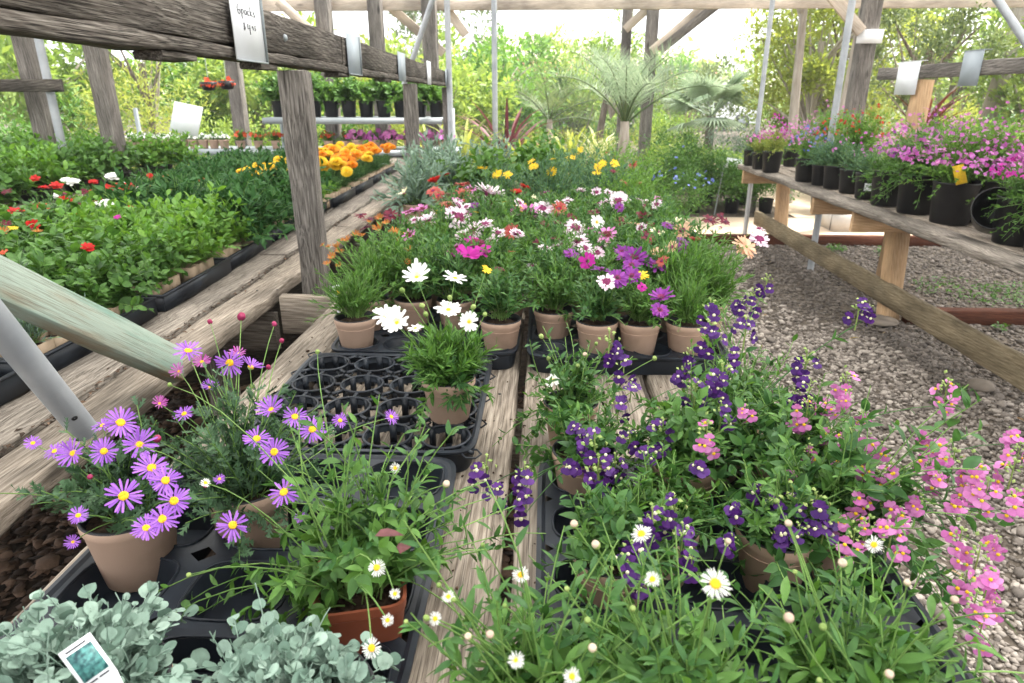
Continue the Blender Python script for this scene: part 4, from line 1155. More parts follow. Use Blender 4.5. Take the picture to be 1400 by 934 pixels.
# silver dichondra
def dich(n, L, lean, m, size, cap):
    return fol_stems(n, L, lean, m, L_KID, 'leaf_silver', size, 'silver', objs=True, droop=.55, cap=cap, smat='leaf_silver', r=.0012, ang=.8, up=1.2, sizevar=(.5, 1.35), r0=.055, soil_z=.115)
hero('potted_dichondra', 'silver green dichondra with a picture tag in the front left corner', 'potted plant', at(118, 985, .66) * [1, 1, 0] + [0, 0, .787], 'taupe_big', [],
     foliage=multi(dich(230, .085, .8, 6, .0165, 290), dich(9, .13, 1.0, 8, .017, 100)))
hero('potted_dichondra', 'silver green dichondra mound at the bottom between aster and terracotta pots', 'potted plant', at(398, 985, .64) * [1, 1, 0] + [0, 0, .787], 'taupe_big', [],
     foliage=multi(dich(200, .07, .7, 6, .016, 290), dich(4, .1, 1.0, 7, .016, 42)))
t = thing('plant_tag', 'white plant tag with a teal leaf picture in the corner dichondra', 'plant tag', T(at(120, 905, .575)) @ Rz(.45) @ Rx(-.45) @ Ry(-.42))
mb = MB()
box(mb, (0, 0, 0), (.027, .0008, .04)); mb.add([[-.0135, 0, -.02], [.0135, 0, -.02], [0, 0, -.1]], [[0, 1, 2]]); mb.obj('card', MATS['sign_white'], t, W[t.name])
m = flat_mat('tag_picture', (.01, .05, .06), (.10, .30, .28), .4, .4, 260., detail=2.)
mb = MB(); box(mb, (0, -.0008, 0), (.021, .0006, .027)); mb.obj('picture', MATS['tag_picture'], t, W[t.name])
mb = MB()
for k, (a, b) in enumerate([(-.009, .004), (-.002, .008)]): box(mb, ((a + b) / 2, -.0008, .0165), (b - a, .0005, .0012))
for k, (a, b) in enumerate([(-.008, -.001), (.001, .009)]): box(mb, ((a + b) / 2, -.0008, -.0165), (b - a, .0005, .0012))
mb.obj('lettering', MATS['ink'], t, W[t.name])

# ------------------------------------------------------------------ nemesia: clusters of two-lipped florets on leafy stems
def nemesia(label, base, clusters, kind, fol, size_px=14, pot='taupe', bow=.2, fl_scale=1.):
    base = np.asarray(base, float)
    root = thing('potted_nemesia', label, 'potted plant', base)
    if pot: add_pot(root, pot)
    paths = []; hub = MB()
    cl_mesh = CLM.setdefault(kind, _cluster_stalk())
    for (px, py, ext, dep) in clusters:
        p = at(px, py, dep); loc = p - base; Rr = ext / FPX * dep
        a = rng.uniform(0, 2 * PI); s0 = np.array([math.cos(a) * .02, math.sin(a) * .02, .08])
        paths.append(curve_to(s0, loc - [0, 0, Rr * .8], bow))
        Rr *= 1.15; c = inst('flower_cluster', cl_mesh, root, T(loc) @ Matrix.Scale(Rr, 4))
        fr_ = (.0128 if kind == 'violet' else .0116) * fl_scale; n = int(np.clip(1.75 * (Rr / fr_) ** 1.6, 4, 16))
        tow = unit(CAMP - p)
        for i in range(n):
            v = unit(rng.normal(0, 1, 3) * [1, 1, 1.0] + tow * .9); q = loc + v * Rr * rng.uniform(.55, 1.) * [.9, .9, 1.15]
            nrm = unit(v + tow * .7 + rng.normal(0, .25, 3)); upv = np.array([0, 0, 1.]) + rng.normal(0, .2, 3)
            X = unit(np.cross(upv, nrm)); Lm = frame(q, X, nrm, fr_ * rng.uniform(.85, 1.15))
            o = bpy.data.objects.new('floret', FLO[kind][rng.integers(3)]); COL.objects.link(o); o.parent = c
            o.matrix_basis = (T(loc) @ Matrix.Scale(Rr, 4)).inverted() @ Lm
    mb = MB(); stems_mesh(mb, np.stack(paths), .0013)
    P = np.stack(paths); p, d, nr, t = leaves_on(P, 5, .2, .85)
    scatter(mb, *L_LANCE, p, d, nr, rng.uniform(.014, .026, len(p)), rng.uniform(.02, .034, len(p)))
    inst('flower_stems', mb.mesh('flower_stems', [MATS['leaf_mid']]), root, Matrix())['kind'] = 'stuff'
    fol(root)
    return root
CLM = {}
def _cluster_stalk():
    mb = MB(); tube(mb, [(0, 0, -1), (.03, 0, 0), (0, .03, 1.05)], [.06, .05, .03], 4)
    n = 12; pos = rng.normal(0, .2, (n, 3)); pos[:, 2] = rng.uniform(.5, 1.2, n)
    scatter(mb, np.array([[0, 0, 0], [.5, .4, 0], [1, 0, 0], [.5, -.4, 0], [.5, 0, .4]]), np.array([[0, 4, 1], [1, 4, 2], [2, 4, 3], [3, 4, 0]]), pos, rng.normal(0, 1, (n, 3)), np.tile([0, 0, 1.], (n, 1)), .28)
    return mb.mesh('cluster_stalk', [MATS['bud_green']])
def nfol(n=34, L=.17, lean=.65, size=.036, key='nem', extra=26, mat='leaf_mid', mat2='leaf_green', cap=230):
    return multi(fol_stems(n, L, lean, 10, L_BROAD, mat, size, key, objs=True, cap=cap, droop=.3, wid=.9),
                 fol_stems(extra, L * 1.15, lean * 1.1, 16, L_LANCE, mat2, size * .72, droop=.3, wid=1.2))
V1 = [(832, 478, 22, 1.2), (852, 508, 16, 1.15), (845, 560, 14, 1.12), (862, 538, 12, 1.12), (935, 515, 17, 1.15), (905, 565, 12, 1.1), (885, 630, 20, 1.02), (905, 600, 22, 1.04), (860, 605, 15, 1.05), (800, 605, 12, 1.05), (812, 622, 26, 1.0), (817, 655, 26, .98), (790, 590, 9, 1.05), (840, 640, 16, 1.0),
      (665, 650, 22, .98), (680, 680, 16, .95), (717, 655, 18, .95), (718, 692, 16, .93), (780, 640, 9, 1.0)]
nemesia('violet nemesia spilling over the left side of the right front tray', (.075, 1.0, .80), V1, 'violet', nfol(26, .10, .9, .03))
V2 = [(970, 430, 17, 1.2), (967, 468, 24, 1.15), (1018, 458, 20, 1.18), (1028, 412, 14, 1.3), (1047, 390, 12, 1.32), (985, 530, 28, 1.08), (950, 540, 18, 1.08), (985, 572, 18, 1.05), (1100, 505, 22, 1.12), (1105, 540, 18, 1.08), (1172, 432, 18, 1.2), (1085, 545, 12, 1.1), (1005, 490, 10, 1.1), (940, 490, 11, 1.15), (1010, 420, 8, 1.3), (1188, 428, 9, 1.2)]
nemesia('tall violet nemesia in a brown pot beside the gravel, behind the pink one', at_z(968, 668, .795), V2, 'violet', nfol(26, .15, .7, .032))
V3 = [(890, 725, 28, .82), (868, 758, 26, .8), (850, 788, 24, .78), (920, 708, 26, .85), (932, 740, 20, .82), (875, 800, 16, .77), (945, 770, 16, .8), (1000, 745, 12, .8), (1080, 695, 28, .9), (1112, 705, 28, .88), (1055, 700, 24, .9), (1125, 730, 18, .86), (1090, 740, 20, .85), (1040, 675, 12, .92), (1060, 735, 12, .86), (1005, 700, 8, .86), (955, 640, 8, .95)]
nemesia('low violet nemesia in the middle of the right front tray behind the white fleabane', (.17, .80, .80), V3, 'violet', nfol(26, .09, .9, .03))
K1 = [(965, 600, 22, .98), (1018, 566, 12, 1.05), (1155, 528, 17, 1.1), (1103, 562, 18, 1.05), (1160, 545, 12, 1.05), (1180, 572, 12, 1.05), (1165, 602, 18, 1.0), (1190, 612, 12, 1.0), (1105, 622, 14, .98), (1076, 655, 12, .95), (1292, 540, 20, 1.05), (1215, 652, 18, .92), (1180, 645, 12, .94), (1190, 692, 14, .9), (1215, 745, 24, .84), (1185, 728, 22, .86), (1165, 745, 20, .84), (1145, 720, 14, .88), (1230, 715, 14, .88), (1092, 580, 14, 1.05), (1130, 600, 14, 1.03), (1150, 640, 12, 1.0), (1195, 660, 16, .95), (1210, 700, 16, .9), (1130, 560, 12, 1.06), (1205, 620, 10, 1.0), (1170, 690, 12, .9)]
nemesia('pink nemesia with upright stems in the right front tray near its corner', (.40, .98, .80), K1, 'pink', nfol(34, .14, .75))
K2 = [(1300, 640, 24, .95), (1330, 655, 24, .92), (1345, 682, 26, .9), (1382, 652, 22, .92), (1392, 620, 14, .95), (1385, 690, 20, .88), (1310, 745, 22, .85), (1335, 768, 24, .83), (1350, 800, 22, .8), (1330, 832, 24, .78), (1362, 745, 12, .85), (1340, 862, 22, .77), (1310, 700, 12, .9), (1360, 830, 12, .8), (1290, 620, 12, .98), (1318, 800, 18, .82), (1320, 680, 14, .92), (1280, 660, 14, .93), (1255, 690, 14, .9), (1270, 640, 12, .95), (1265, 600, 8, 1.0), (1380, 600, 10, 1.0)]
nemesia('pink nemesia arching out over the gravel at the right tray corner', (.415, .83, .80), K2, 'pink', multi(nfol(34, .13, .9), fol_stems(14, .26, .9, 12, L_BROAD, 'leaf_mid', .034, az=rng.uniform(-.6, .7, 14), droop=.45)), fl_scale=1.05)

# leafy sprawl in the tray between (nemesia foliage without flowers)
hero('potted_nemesia', 'bushy green plant without flowers filling the middle of the right front tray', 'potted plant', (.24, .98, .795), 'taupe', [],
     foliage=multi(nfol(40, .12, .85), fol_stems(12, .18, .9, 12, L_BROAD, 'leaf_green', .034, az=rng.uniform(3.6, 5.2, 16), droop=.5)))
hero('potted_nemesia', 'airy green plant with buds left of the violet flowers above the centre gap', 'potted plant', (.06, 1.2, .795), 'taupe', [(757, 520, 30, 'white', 1.3), (750, 490, 8, 'bud_green', 1.3), (800, 485, 9, 'bud_pink', 1.25), (790, 500, 8, 'bud_green', 1.25), (740, 460, 9, 'bud_green', 1.3), (895, 490, 9, 'bud_green', 1.2), (815, 470, 7, 'bud_green', 1.3)],
     foliage=multi(nfol(26, .10, .9, .028), fol_stems(16, .17, .5, 9, L_LANCE, 'leaf_mid', .026, wid=1.3)))
hero('potted_nemesia', 'sparse leafy plant right of the violet flowers at the bench edge', 'potted plant', (.40, 1.22, .795), 'taupe', [],
     foliage=multi(nfol(24, .11, .85, .03), fol_stems(10, .2, .6, 9, L_LANCE, 'leaf_green', .028, wid=1.3)))

hero('potted_nemesia', 'small leafy plant hiding the left wells of the right front tray', 'potted plant', (.1, .74, .795), 'taupe', [], foliage=nfol(30, .10, .85, .028))
hero('potted_nemesia', 'leafy plant filling the wells between violet and pink flowers', 'potted plant', (.33, .80, .795), 'taupe', [], foliage=nfol(34, .11, .85, .03))
# white fleabane along the bottom of the view
F1 = [(877, 730, 34, 'flea', .56), (892, 792, 26, 'flea', .54), (978, 798, 48, 'flea', .46), (785, 717, 15, 'bud_pink', .6), (815, 745, 16, 'bud_pink', .58), (810, 886, 17, 'bud_pink', .5), (803, 848, 13, 'bud_green', .52), (865, 832, 12, 'bud_green', .53), (775, 805, 10, 'bud_green', .55), (995, 740, 12, 'bud_pink', .55)]
hero('potted_fleabane', 'white fleabane daisies on thin stems in front of the violet flowers', 'potted plant', (.13, .50, .80), 'taupe', F1, bow=.05,
     foliage=multi(fol_stems(40, .12, .7, 13, L_LANCE2, 'leaf_green', .042, 'lance_green', objs=True, cap=280, droop=.25, ang=.8, sizevar=(.4, 1.3), wig=.1), fol_stems(30, .19, .65, 13, L_LANCE, 'leaf_mid', .03, droop=.25)))
F2 = [(1195, 745, 28, 'flea', .6), (1152, 770, 17, 'bud_pink', .55), (1078, 845, 20, 'bud_pink', .48), (1078, 716, 14, 'bud_pink', .6), (1062, 685, 10, 'bud_green', .65), (1087, 782, 9, 'bud_green', .55), (1125, 857, 14, 'bud_green', .48), (1240, 797, 13, 'bud_pink', .55), (1305, 820, 15, 'bud_pink', .52), (1215, 922, 17, 'bud_pink', .45), (1120, 930, 10, 'bud_green', .45)]
hero('potted_fleabane', 'green fleabane with pink tinged buds at the bottom right', 'potted plant', (.31, .52, .80), 'taupe', F2, bow=.05,
     foliage=multi(fol_stems(40, .12, .7, 13, L_LANCE2, 'leaf_green', .042, 'lance_green', objs=True, cap=280, droop=.25, ang=.8, sizevar=(.4, 1.3), wig=.1), fol_stems(28, .19, .65, 13, L_LANCE, 'leaf_mid', .03, droop=.25)))
F3 = [(712, 786, 28, 'flea', .56), (595, 846, 22, 'flea', .52), (613, 816, 22, 'flea', .54), (705, 903, 26, 'flea', .48), (782, 925, 28, 'flea', .46), (670, 868, 16, 'bud_pink', .5), (640, 870, 14, 'bud_pink', .5), (583, 845, 12, 'bud_green', .52), (620, 820, 10, 'bud_green', .52), (660, 745, 8, 'bud_green', .6), (600, 800, 10, 'bud_green', .55), (690, 828, 9, 'bud_green', .52), (555, 850, 9, 'bud_green', .55)]
hero('potted_fleabane', 'white fleabane sprawling across the plank gap at the bottom centre', 'potted plant', (.0, .50, .80), 'taupe', F3, bow=.1,
     foliage=multi(fol_stems(36, .12, .7, 13, L_LANCE2, 'leaf_green', .04, 'lance_green', objs=True, cap=280, droop=.3, ang=.8, sizevar=(.4, 1.3), wig=.1), fol_stems(26, .22, .75, 12, L_LANCE, 'leaf_mid', .028, droop=.3)))

# ------------------------------------------------------------------ shared foliage meshes
FOLM = {}
def fol_mesh(key, n, L, lean, m, tpl, mat, size, wid=1., droop=.3, ang=.8, smat='stem_green', v=3, t0=.15, r=.0016, up=.4, r0=.03, sizevar=(.6, 1.15), wig=.06):
    for _ in range(v):
        P = stem_paths(n, L, lean, r0, droop=droop, wig=wig)
        mb = MB(); stems_mesh(mb, P, r, 1)
        p, d, nr, t = leaves_on(P, m, t0, ang=ang, up=up); s = rng.uniform(*sizevar, len(p)) * size * (1.15 - .45 * t)
        scatter(mb, *tpl, p, d, nr, s, s * wid)
        FOLM.setdefault(key, []).append(mb.mesh('foliage_' + key, [MATS[mat], MATS[smat]]))
L_SL2 = lance(.3, .25, .2, 2, .5)
fol_mesh('osteo', 62, .17, .42, 15, L_SL2, 'leaf_green', .036, .9, v=4)
fol_mesh('osteo_d', 56, .17, .45, 15, L_SL2, 'leaf_mid', .038, 1.1, v=4)
fol_mesh('osteo_n', 90, .17, .5, 15, L_NARROW, 'leaf_green', .036, 1., ang=.5, v=3)
fol_mesh('sage', 60, .30, .5, 12, L_LANCE, 'leaf_sage', .075, .8, v=3, ang=.6)
fol_mesh('broad', 46, .26, .5, 12, L_OVAL, 'leaf_green', .06, v=3)
fol_mesh('feather', 110, .30, .45, 20, L_SLIM, 'leaf_bluegreen', .035, 1.3, v=3, ang=.6)
fol_mesh('airy', 70, .30, .5, 18, L_KITE, 'leaf_lime', .026, v=3, ang=.8)
fol_mesh('deep', 46, .20, .5, 16, L_LANCE, 'leaf_deep', .055, 1.15, v=4, ang=.8)
fol_mesh('bedlime', 34, .20, .5, 12, L_OVAL, 'leaf_lime', .042, .9, v=3)
fol_mesh('bedbroad', 40, .17, .55, 13, L_OVAL, 'leaf_green', .048, v=3, ang=.9)
fol_mesh('bedfine', 60, .16, .6, 16, L_SL2, 'leaf_mid', .03, 1.1, v=3)
fol_mesh('marigold', 60, .2, .42, 18, L_SL2, 'leaf_deep', .03, 1., v=3)
fol_mesh('gravelly', 40, .08, .8, 10, L_KITE, 'leaf_lime', .028, v=2)
fol_mesh('ros', 50, .16, .5, 22, L_SLIM, 'leaf_sage', .03, 1.2, v=2, ang=.5)
fol_mesh('mound', 90, .24, .75, 18, L_SL2, 'leaf_green', .034, 1.2, v=3)
fol_mesh('lacy', 80, .26, .55, 16, L_KITE, 'leaf_bluegreen', .024, v=3)
fol_mesh('yel', 70, .28, .5, 16, L_KITE, 'leaf_yellow', .03, v=3)

def potted(name, label, base, pot, fol, flowers=(), z=.08, s=1., group=None, disc=True, cat='potted plant', stem_mat='stem_green'):
    """flowers: (world position, radius, kind)"""
    root = thing(name, label, cat, base, group)
    if pot: add_pot(root, pot, rng.uniform(0, 6))
    if fol:
        me = FOLM[fol][rng.integers(len(FOLM[fol]))]
        o = inst('foliage', me, root, T(0, 0, z) @ Rz(rng.uniform(0, 6.28)) @ Matrix.Scale(s, 4)); o['kind'] = 'stuff'
    if len(flowers):
        ps = []
        for (p, r_, key) in flowers:
            loc = np.asarray(p) - np.asarray(base, float)
            out_ = unit(np.array([loc[0], loc[1], .01])); nrm = unit(np.array([0, 0, 1.]) + out_ * .45 + unit(CAMP - p) * (.7 if key == 'magenta' else .5) + rng.normal(0, .25, 3))
            ps.append(curve_to([rng.normal(0, .012), rng.normal(0, .012), z], loc - nrm * r_ * .1, .1)); flower(root, loc, nrm, r_, key, disc=disc)
        mb = MB(); stems_mesh(mb, np.stack(ps), .0014); inst('flower_stems', mb.mesh('flower_stems', [MATS[stem_mat]]), root, Matrix())['kind'] = 'stuff'
    return root

# ------------------------------------------------------------------ block of African daisies
OF = [(628, 297, 34, 'whitewine'), (585, 303, 24, 'whitewine'), (668, 268, 36, 'whitewine'), (567, 289, 24, 'pinkwine'), (506, 300, 20, 'maroon'), (534, 295, 20, 'maroon'), (663, 307, 24, 'whitewine'), (645, 318, 20, 'whitewine'), (681, 319, 18, 'whitewine'), (699, 317, 22, 'coral'),
      (723, 291, 26, 'pinkwine'), (741, 286, 26, 'whitewine'), (764, 286, 24, 'coral'), (768, 278, 20, 'whitewine'), (787, 312, 28, 'whitewine'), (791, 331, 26, 'whitewine'), (783, 347, 26, 'purple'), (553, 265, 22, 'cream'), (596, 250, 20, 'red'), (592, 261, 20, 'coral'), (600, 268, 20, 'coral'), (608, 240, 16, 'red'),
      (632, 253, 22, 'coral'), (632, 265, 24, 'coral'), (612, 279, 26, 'coral'), (631, 276, 18, 'coral'), (644, 259, 14, 'pinkwine'), (718, 257, 18, 'red'), (706, 266, 16, 'red'), (712, 283, 20, 'yellow'), (691, 276, 9, 'yellow'), (844, 276, 32, 'whitewine'), (816, 304, 18, 'white'), (867, 307, 28, 'peach'),
      (899, 317, 26, 'cream'), (922, 307, 28, 'cream'), (933, 315, 36, 'peach'), (971, 301, 20, 'maroon'), (985, 311, 24, 'cream'), (1020, 338, 32, 'peachy'), (1038, 328, 26, 'whitewine'), (897, 346, 36, 'peach'), (918, 338, 24, 'peach'), (829, 321, 26, 'pinkwine'), (800, 340, 20, 'whitewine'),
      (803, 357, 32, 'magenta'), (822, 368, 26, 'purple'), (867, 355, 36, 'purple'), (852, 350, 22, 'purple'), (829, 386, 24, 'whitewine'), (844, 380, 28, 'purple'), (864, 378, 28, 'purple'), (877, 376, 18, 'yellow'), (904, 408, 32, 'purple'), (902, 424, 26, 'purple'), (878, 392, 18, 'magenta'),
      (780, 300, 14, 'maroon'), (757, 306, 20, 'maroon'), (880, 298, 20, 'maroon'), (890, 330, 20, 'coral'), (905, 357, 20, 'coral'), (730, 272, 12, 'cream'), (650, 290, 8, 'yellow'), (600, 290, 10, 'yellow'), (518, 315, 14, 'rust'), (540, 320, 14, 'rust'), (557, 322, 12, 'rust'), (475, 330, 12, 'rust'),
      (487, 322, 12, 'rust'), (462, 340, 12, 'rust'), (455, 352, 12, 'rust'), (448, 362, 11, 'rust'), (560, 345, 12, 'rust'), (520, 300, 12, 'rust'), (700, 345, 12, 'coral'), (683, 367, 14, 'maroon'), (745, 340, 18, 'whitewine'), (760, 325, 16, 'maroon'), (850, 300, 14, 'maroon'), (950, 330, 18, 'coral'),
      (620, 345, 34, 'magenta'), (648, 332, 32, 'magenta'), (640, 350, 40, 'magenta'), (657, 344, 36, 'magenta')]
rowy = [1.665, 1.84, 2.04, 2.25, 2.48, 2.72, 2.97]
colx = [(-.49, 'at the left bench edge'), (-.365, 'second from the left bench edge'), (-.235, 'second left of the centre gap'), (-.11, 'just left of the centre gap'), (.035, 'just right of the centre gap'), (.145, 'second right of the centre gap'), (.26, 'third right of the centre gap'), (.375, 'next to last on the gravel side'), (.47, 'at the gravel edge')]
rown = ['front row', 'second row', 'third row', 'fourth row', 'fifth row', 'sixth row', 'last row']
plants = []
for j, y in enumerate(rowy):
    for i, (x, xn) in enumerate(colx):
        if j == 0 and i in (1, 2, 8): continue
        if j > 3 and i == 0: continue
        plants.append([x + rng.normal(0, .006), y + (.09 if (j, i) == (0, 4) else 0) + rng.normal(0, .01) * (j > 0), i, j, []])
for (px, py, sz, key) in OF:
    p = at_z(px, py, 1.03 if py < 330 else 1.03 if key != 'magenta' else 1.03); dep = float((p - CAMP) @ _fw)
    pl = min(plants, key=lambda q: (q[0] - p[0]) ** 2 + (q[1] + .0 - p[1]) ** 2)
    v = np.array([p[0] - pl[0], p[1] - pl[1]])
    pl[4].append((p, sz / FPX * dep / 2 * (.8 if key in ('magenta', 'peach', 'cream') else 1.0 if key in ('coral', 'red', 'purple') else 1.12), key))
    if key in ('whitewine', 'pinkwine', 'purple', 'rust', 'maroon') and py < 360:   # companions of the same colour beside it
        for _ in range(2):
            q = p + np.array([rng.normal(0, .035), rng.normal(0, .05), rng.normal(-.01, .012)]); pl[4].append((q, sz / FPX * dep / 2 * rng.uniform(.6, .95), key))
CN = {'whitewine': 'white and wine red', 'pinkwine': 'pink and maroon', 'maroon': 'dark maroon', 'coral': 'coral red', 'purple': 'purple', 'magenta': 'magenta', 'peach': 'peach', 'peachy': 'apricot', 'cream': 'pale yellow', 'yellow': 'yellow', 'orange': 'small orange', 'rust': 'small rusty', 'red': 'dark red', 'white': 'white'}
for (x, y, i, j, fl) in plants:
    if j >= 2 and len(fl) < 3:
        for _ in range(int(rng.integers(1, 4))):
            a = rng.uniform(0, 6.28); fl.append((np.array([x + .05 * math.cos(a), y + .05 * math.sin(a), 1.03 + rng.uniform(-.02, .03)]), .022, ['whitewine', 'maroon', 'pinkwine', 'whitewine', 'purple'][rng.integers(5)]))
    kinds = list(dict.fromkeys(CN[f[2]] for f in fl))[:2]
    kinds = kinds if len(' '.join(kinds).split()) < 6 else kinds[:1]
    lab = (' and '.join(kinds) + ' daisy' if kinds else 'leafy flowerless daisy') + ', ' + rown[j] + ' ' + colx[i][1]
    if len(lab.split()) > 15 and kinds: lab = kinds[0] + ' daisy in brown pot, ' + rown[j] + ' ' + colx[i][1]
    fo = 'osteo_n' if (i == 0 and j < 2) or (i >= 7 and j < 2) else ('osteo_d' if (i + j) % 2 else 'osteo')
    potted('potted_daisy', lab, (x, y, .81), 'taupe', fo, fl, s=rng.uniform(.85, 1.05) * (.82 if j == 0 else 1), z=.094)
# plant tags with a daisy picture
for (px, py, dep, lab) in [(780, 400, 1.95, 'white tag with a daisy picture between two front brown pots'), (462, 400, 2.0, 'white tag in the leftmost front pot')]:
    t = thing('plant_tag', lab, 'plant tag', T(at(px, py, dep)) @ Rz(.1) @ Rx(-.3))
    mb = MB(); box(mb, (0, 0, 0), (.03, .001, .045)); box(mb, (0, 0, -.045), (.008, .001, .05)); mb.obj('card', MATS['sign_white'], t, W[t.name])
    mb = MB(); lathe(mb, [(.001, .001), (.008, 0)], 10, 0, T(0, -.0012, 0) @ Rx(PI / 2)); mb.obj('picture', MATS['disc_yellow'], t, W[t.name])

# ------------------------------------------------------------------ back of the centre bench
def fl_rand(x, y, z, n, keys, rr, R0, dz=.04):
    out = []
    for _ in range(n):
        a = rng.uniform(0, 6.28); q = R0 * math.sqrt(rng.random())
        out.append((np.array([x + q * math.cos(a), y + q * math.sin(a), z + rng.uniform(-dz, dz) - q * .3]), rr * rng.uniform(.8, 1.15), keys[rng.integers(len(keys))]))
    return out
B = [('sage', -.68, 3.6, 1.05, 'silvery sage with long leaves at the back left corner of the middle bench'), ('sage', -.55, 4.1, 1.15, 'silvery sage behind the coral daisies, second clump'), ('sage', -.75, 4.4, 1.2, 'silvery sage by the second grey post'), ('sage', -.3, 4.5, 1.15, 'silvery sage at the back centre of the bench'),
     ('broad', -.3, 3.85, 1.2, 'broad leaved green plant in front of the back centre sage'), ('broad', -.05, 4.15, 1.2, 'broad leaved green plant right of the sage'), ('broad', .0, 4.7, 1.2, 'broad leaved green plant at the far end of the bench'),
     ('feather', .05, 3.4, 1.0, 'feathery green daisy bush with yellow flowers left of its twin'), ('feather', .3, 3.5, 1.0, 'feathery green daisy bush under three yellow flowers'), ('feather', .2, 4.0, 1.05, 'tall feathery bush at the back right of the bench'), ('feather', -.2, 3.35, .85, 'feathery bush behind the white and wine daisies'),
     ('airy', .45, 3.3, .9, 'airy light green plant at the back of the gravel edge'), ('airy', .5, 3.9, 1.0, 'airy yellow green plant behind the feathery bushes'), ('airy', .45, 4.6, 1.1, 'airy yellow green plant at the far right bench corner'), ('airy', .35, 2.95 + .3, .8, 'small airy plant with a maroon flower on the gravel side')]
for (k, x, y, s, lab) in B:
    f = []
    if k == 'feather': f = fl_rand(x, y, 1.10 * 1.0 + .04, 4, ['yellow'], .024, .12)
    if k == 'airy': f = fl_rand(x, y, 1.08, 2, ['maroon', 'coral'], .022, .1)
    if k == 'sage': s *= .9
    potted('potted_herb', lab, (x, y, .785), 'taupe_big', k, f, z=.1, s=s)
potted('potted_lily', 'dark bronze leaved plant at the back of the middle bench', (.4, 4.9, .785), 'taupe_big', None)
r_ = bpy.data.objects['potted_lily']
def blades(root, n, L, w_, mat, z0=.1, lean=.6, droop=.6, name='leaf', K=6):
    """long strap leaves, each its own part, sharing three meshes"""
    ms = []
    for _ in range(3):
        V = []; F = []; p = np.array([0., 0, 0]); a = rng.uniform(.02, .1)
        for k in range(K):
            t = k / (K - 1); ww = w_ * math.sin(PI * min(.98, .25 + .75 * t)) ** .6
            V += [[p[0], -ww, p[2] + ww * .4], [p[0], 0, p[2]], [p[0], ww, p[2] + ww * .4]]
            if k: b = 3 * k; F += [[b - 3, b - 2, b + 1, b], [b - 2, b - 1, b + 2, b + 1]]
            a += droop / K * rng.uniform(.5, 1.6) * (1 + t); p = p + np.array([math.sin(a), 0, math.cos(a)]) * L / (K - 1)
        mb = MB(); mb.add(V, F, 0, 0.); ms.append(mb.mesh('strap_leaf', [MATS[mat]], True))
    for i in range(n):
        inst(name, ms[i % 3], root, T(0, 0, z0) @ Rz(rng.uniform(0, 6.28)) @ Ry(abs(rng.normal(0, lean))) @ Matrix.Scale(rng.uniform(.6, 1.15), 4))
blades(r_, 26, .22, .014, 'leaf_bronze', .12)

# ------------------------------------------------------------------ left bench: black flats of six packs
def flat_mesh(a, b, h):
    mb = MB()
    for sx, sy, lx, ly in ((-1, 0, .004, 2 * b), (1, 0, .004, 2 * b), (0, -1, 2 * a, .004), (0, 1, 2 * a, .004)):
        box(mb, (sx * a, sy * b, h / 2), (lx + .002 * abs(sx), ly + .004 * abs(sy), h)); box(mb, (sx * a, sy * b, h), (lx + .008, ly + .008, .005))
    box(mb, (0, 0, .003), (2 * a, 2 * b, .004))
    for i in range(7): box(mb, (-a + 2 * a * (i + .5) / 7, 0, .007), (.004, 2 * b - .01, .004))
    return mb.mesh('flat', [MATS['tray_black']])
FLAT = flat_mesh(.135, .265, .055)
def pack_mesh():
    mb = MB()
    for i in range(2):
        for j in range(3):
            x, y = (i - .5) * .062, (j - 1) * .06
            for sx, sy in ((-1, 0), (1, 0), (0, -1), (0, 1)):
                box(mb, (x + sx * .028, y + sy * .027, .032), (.003 if sx else .057, .003 if sy else .055, .064))
            box(mb, (x, y, .05), (.054, .052, .004), mat=1)
    return mb.mesh('pack', [MATS['pack_brown'], MATS['soil']])
PACK = pack_mesh()
LK = []
ys = np.arange(1.2, 6.3, .55)
rowlab = ['nearest', 'second', 'third', 'fourth', 'fifth', 'sixth', 'seventh', 'eighth', 'ninth', 'tenth', 'eleventh', 'last']
collab = ['in the row along the rail', 'in the second row from the rail', 'in the third row from the rail', 'in the outer row away from the rail']
def bed_kind(x, y):
    if y < 1.75: return ('ros' if x > -1.6 else 'bedbroad')
    if y < 2.35: return 'bedbroad'
    if y < 2.95: return 'bedlime' if x > -1.75 else 'bedbroad'
    if x < -1.85 and y < 4.1: return 'bedfine'
    if y < 4.0: return 'deep'
    if x > -1.6 and y < 4.62: return 'gravelly'
    return 'marigold' if x > -2.05 else 'deep'
KN = {'ros': 'narrow grey green rosemary like', 'bedbroad': 'broad leaved bright green', 'bedlime': 'lime green', 'bedfine': 'fine leaved red and white verbena', 'deep': 'dark green glossy', 'gravelly': 'tiny light green', 'marigold': 'marigold'}
LF = [(48, 245, 14, 'red'), (77, 255, 18, 'red'), (175, 257, 22, 'red'), (165, 255, 16, 'red'), (150, 258, 14, 'red'), (60, 258, 14, 'red'), (22, 290, 20, 'red'), (145, 282, 24, 'whitepom'), (100, 250, 18, 'whitepom'), (155, 243, 20, 'whitepom'), (90, 247, 12, 'whitepom'), (120, 339, 17, 'red'), (10, 262, 14, 'maroon'),
      (45, 310, 16, 'red'), (5, 320, 18, 'rust'), (52, 318, 14, 'rust'), (5, 345, 12, 'scar'), (8, 305, 14, 'maroon'), (40, 313, 14, 'maroon'), (18, 312, 12, 'yellow'), (135, 275, 16, 'red'), (105, 293, 12, 'red'), (160, 297, 10, 'magenta'), (178, 284, 9, 'red'), (128, 250, 12, 'red'), (115, 262, 10, 'maroon')]
daisy_mesh('scar', 14, 'petal_scarlet', w=.3, rd=.25)
beds = []
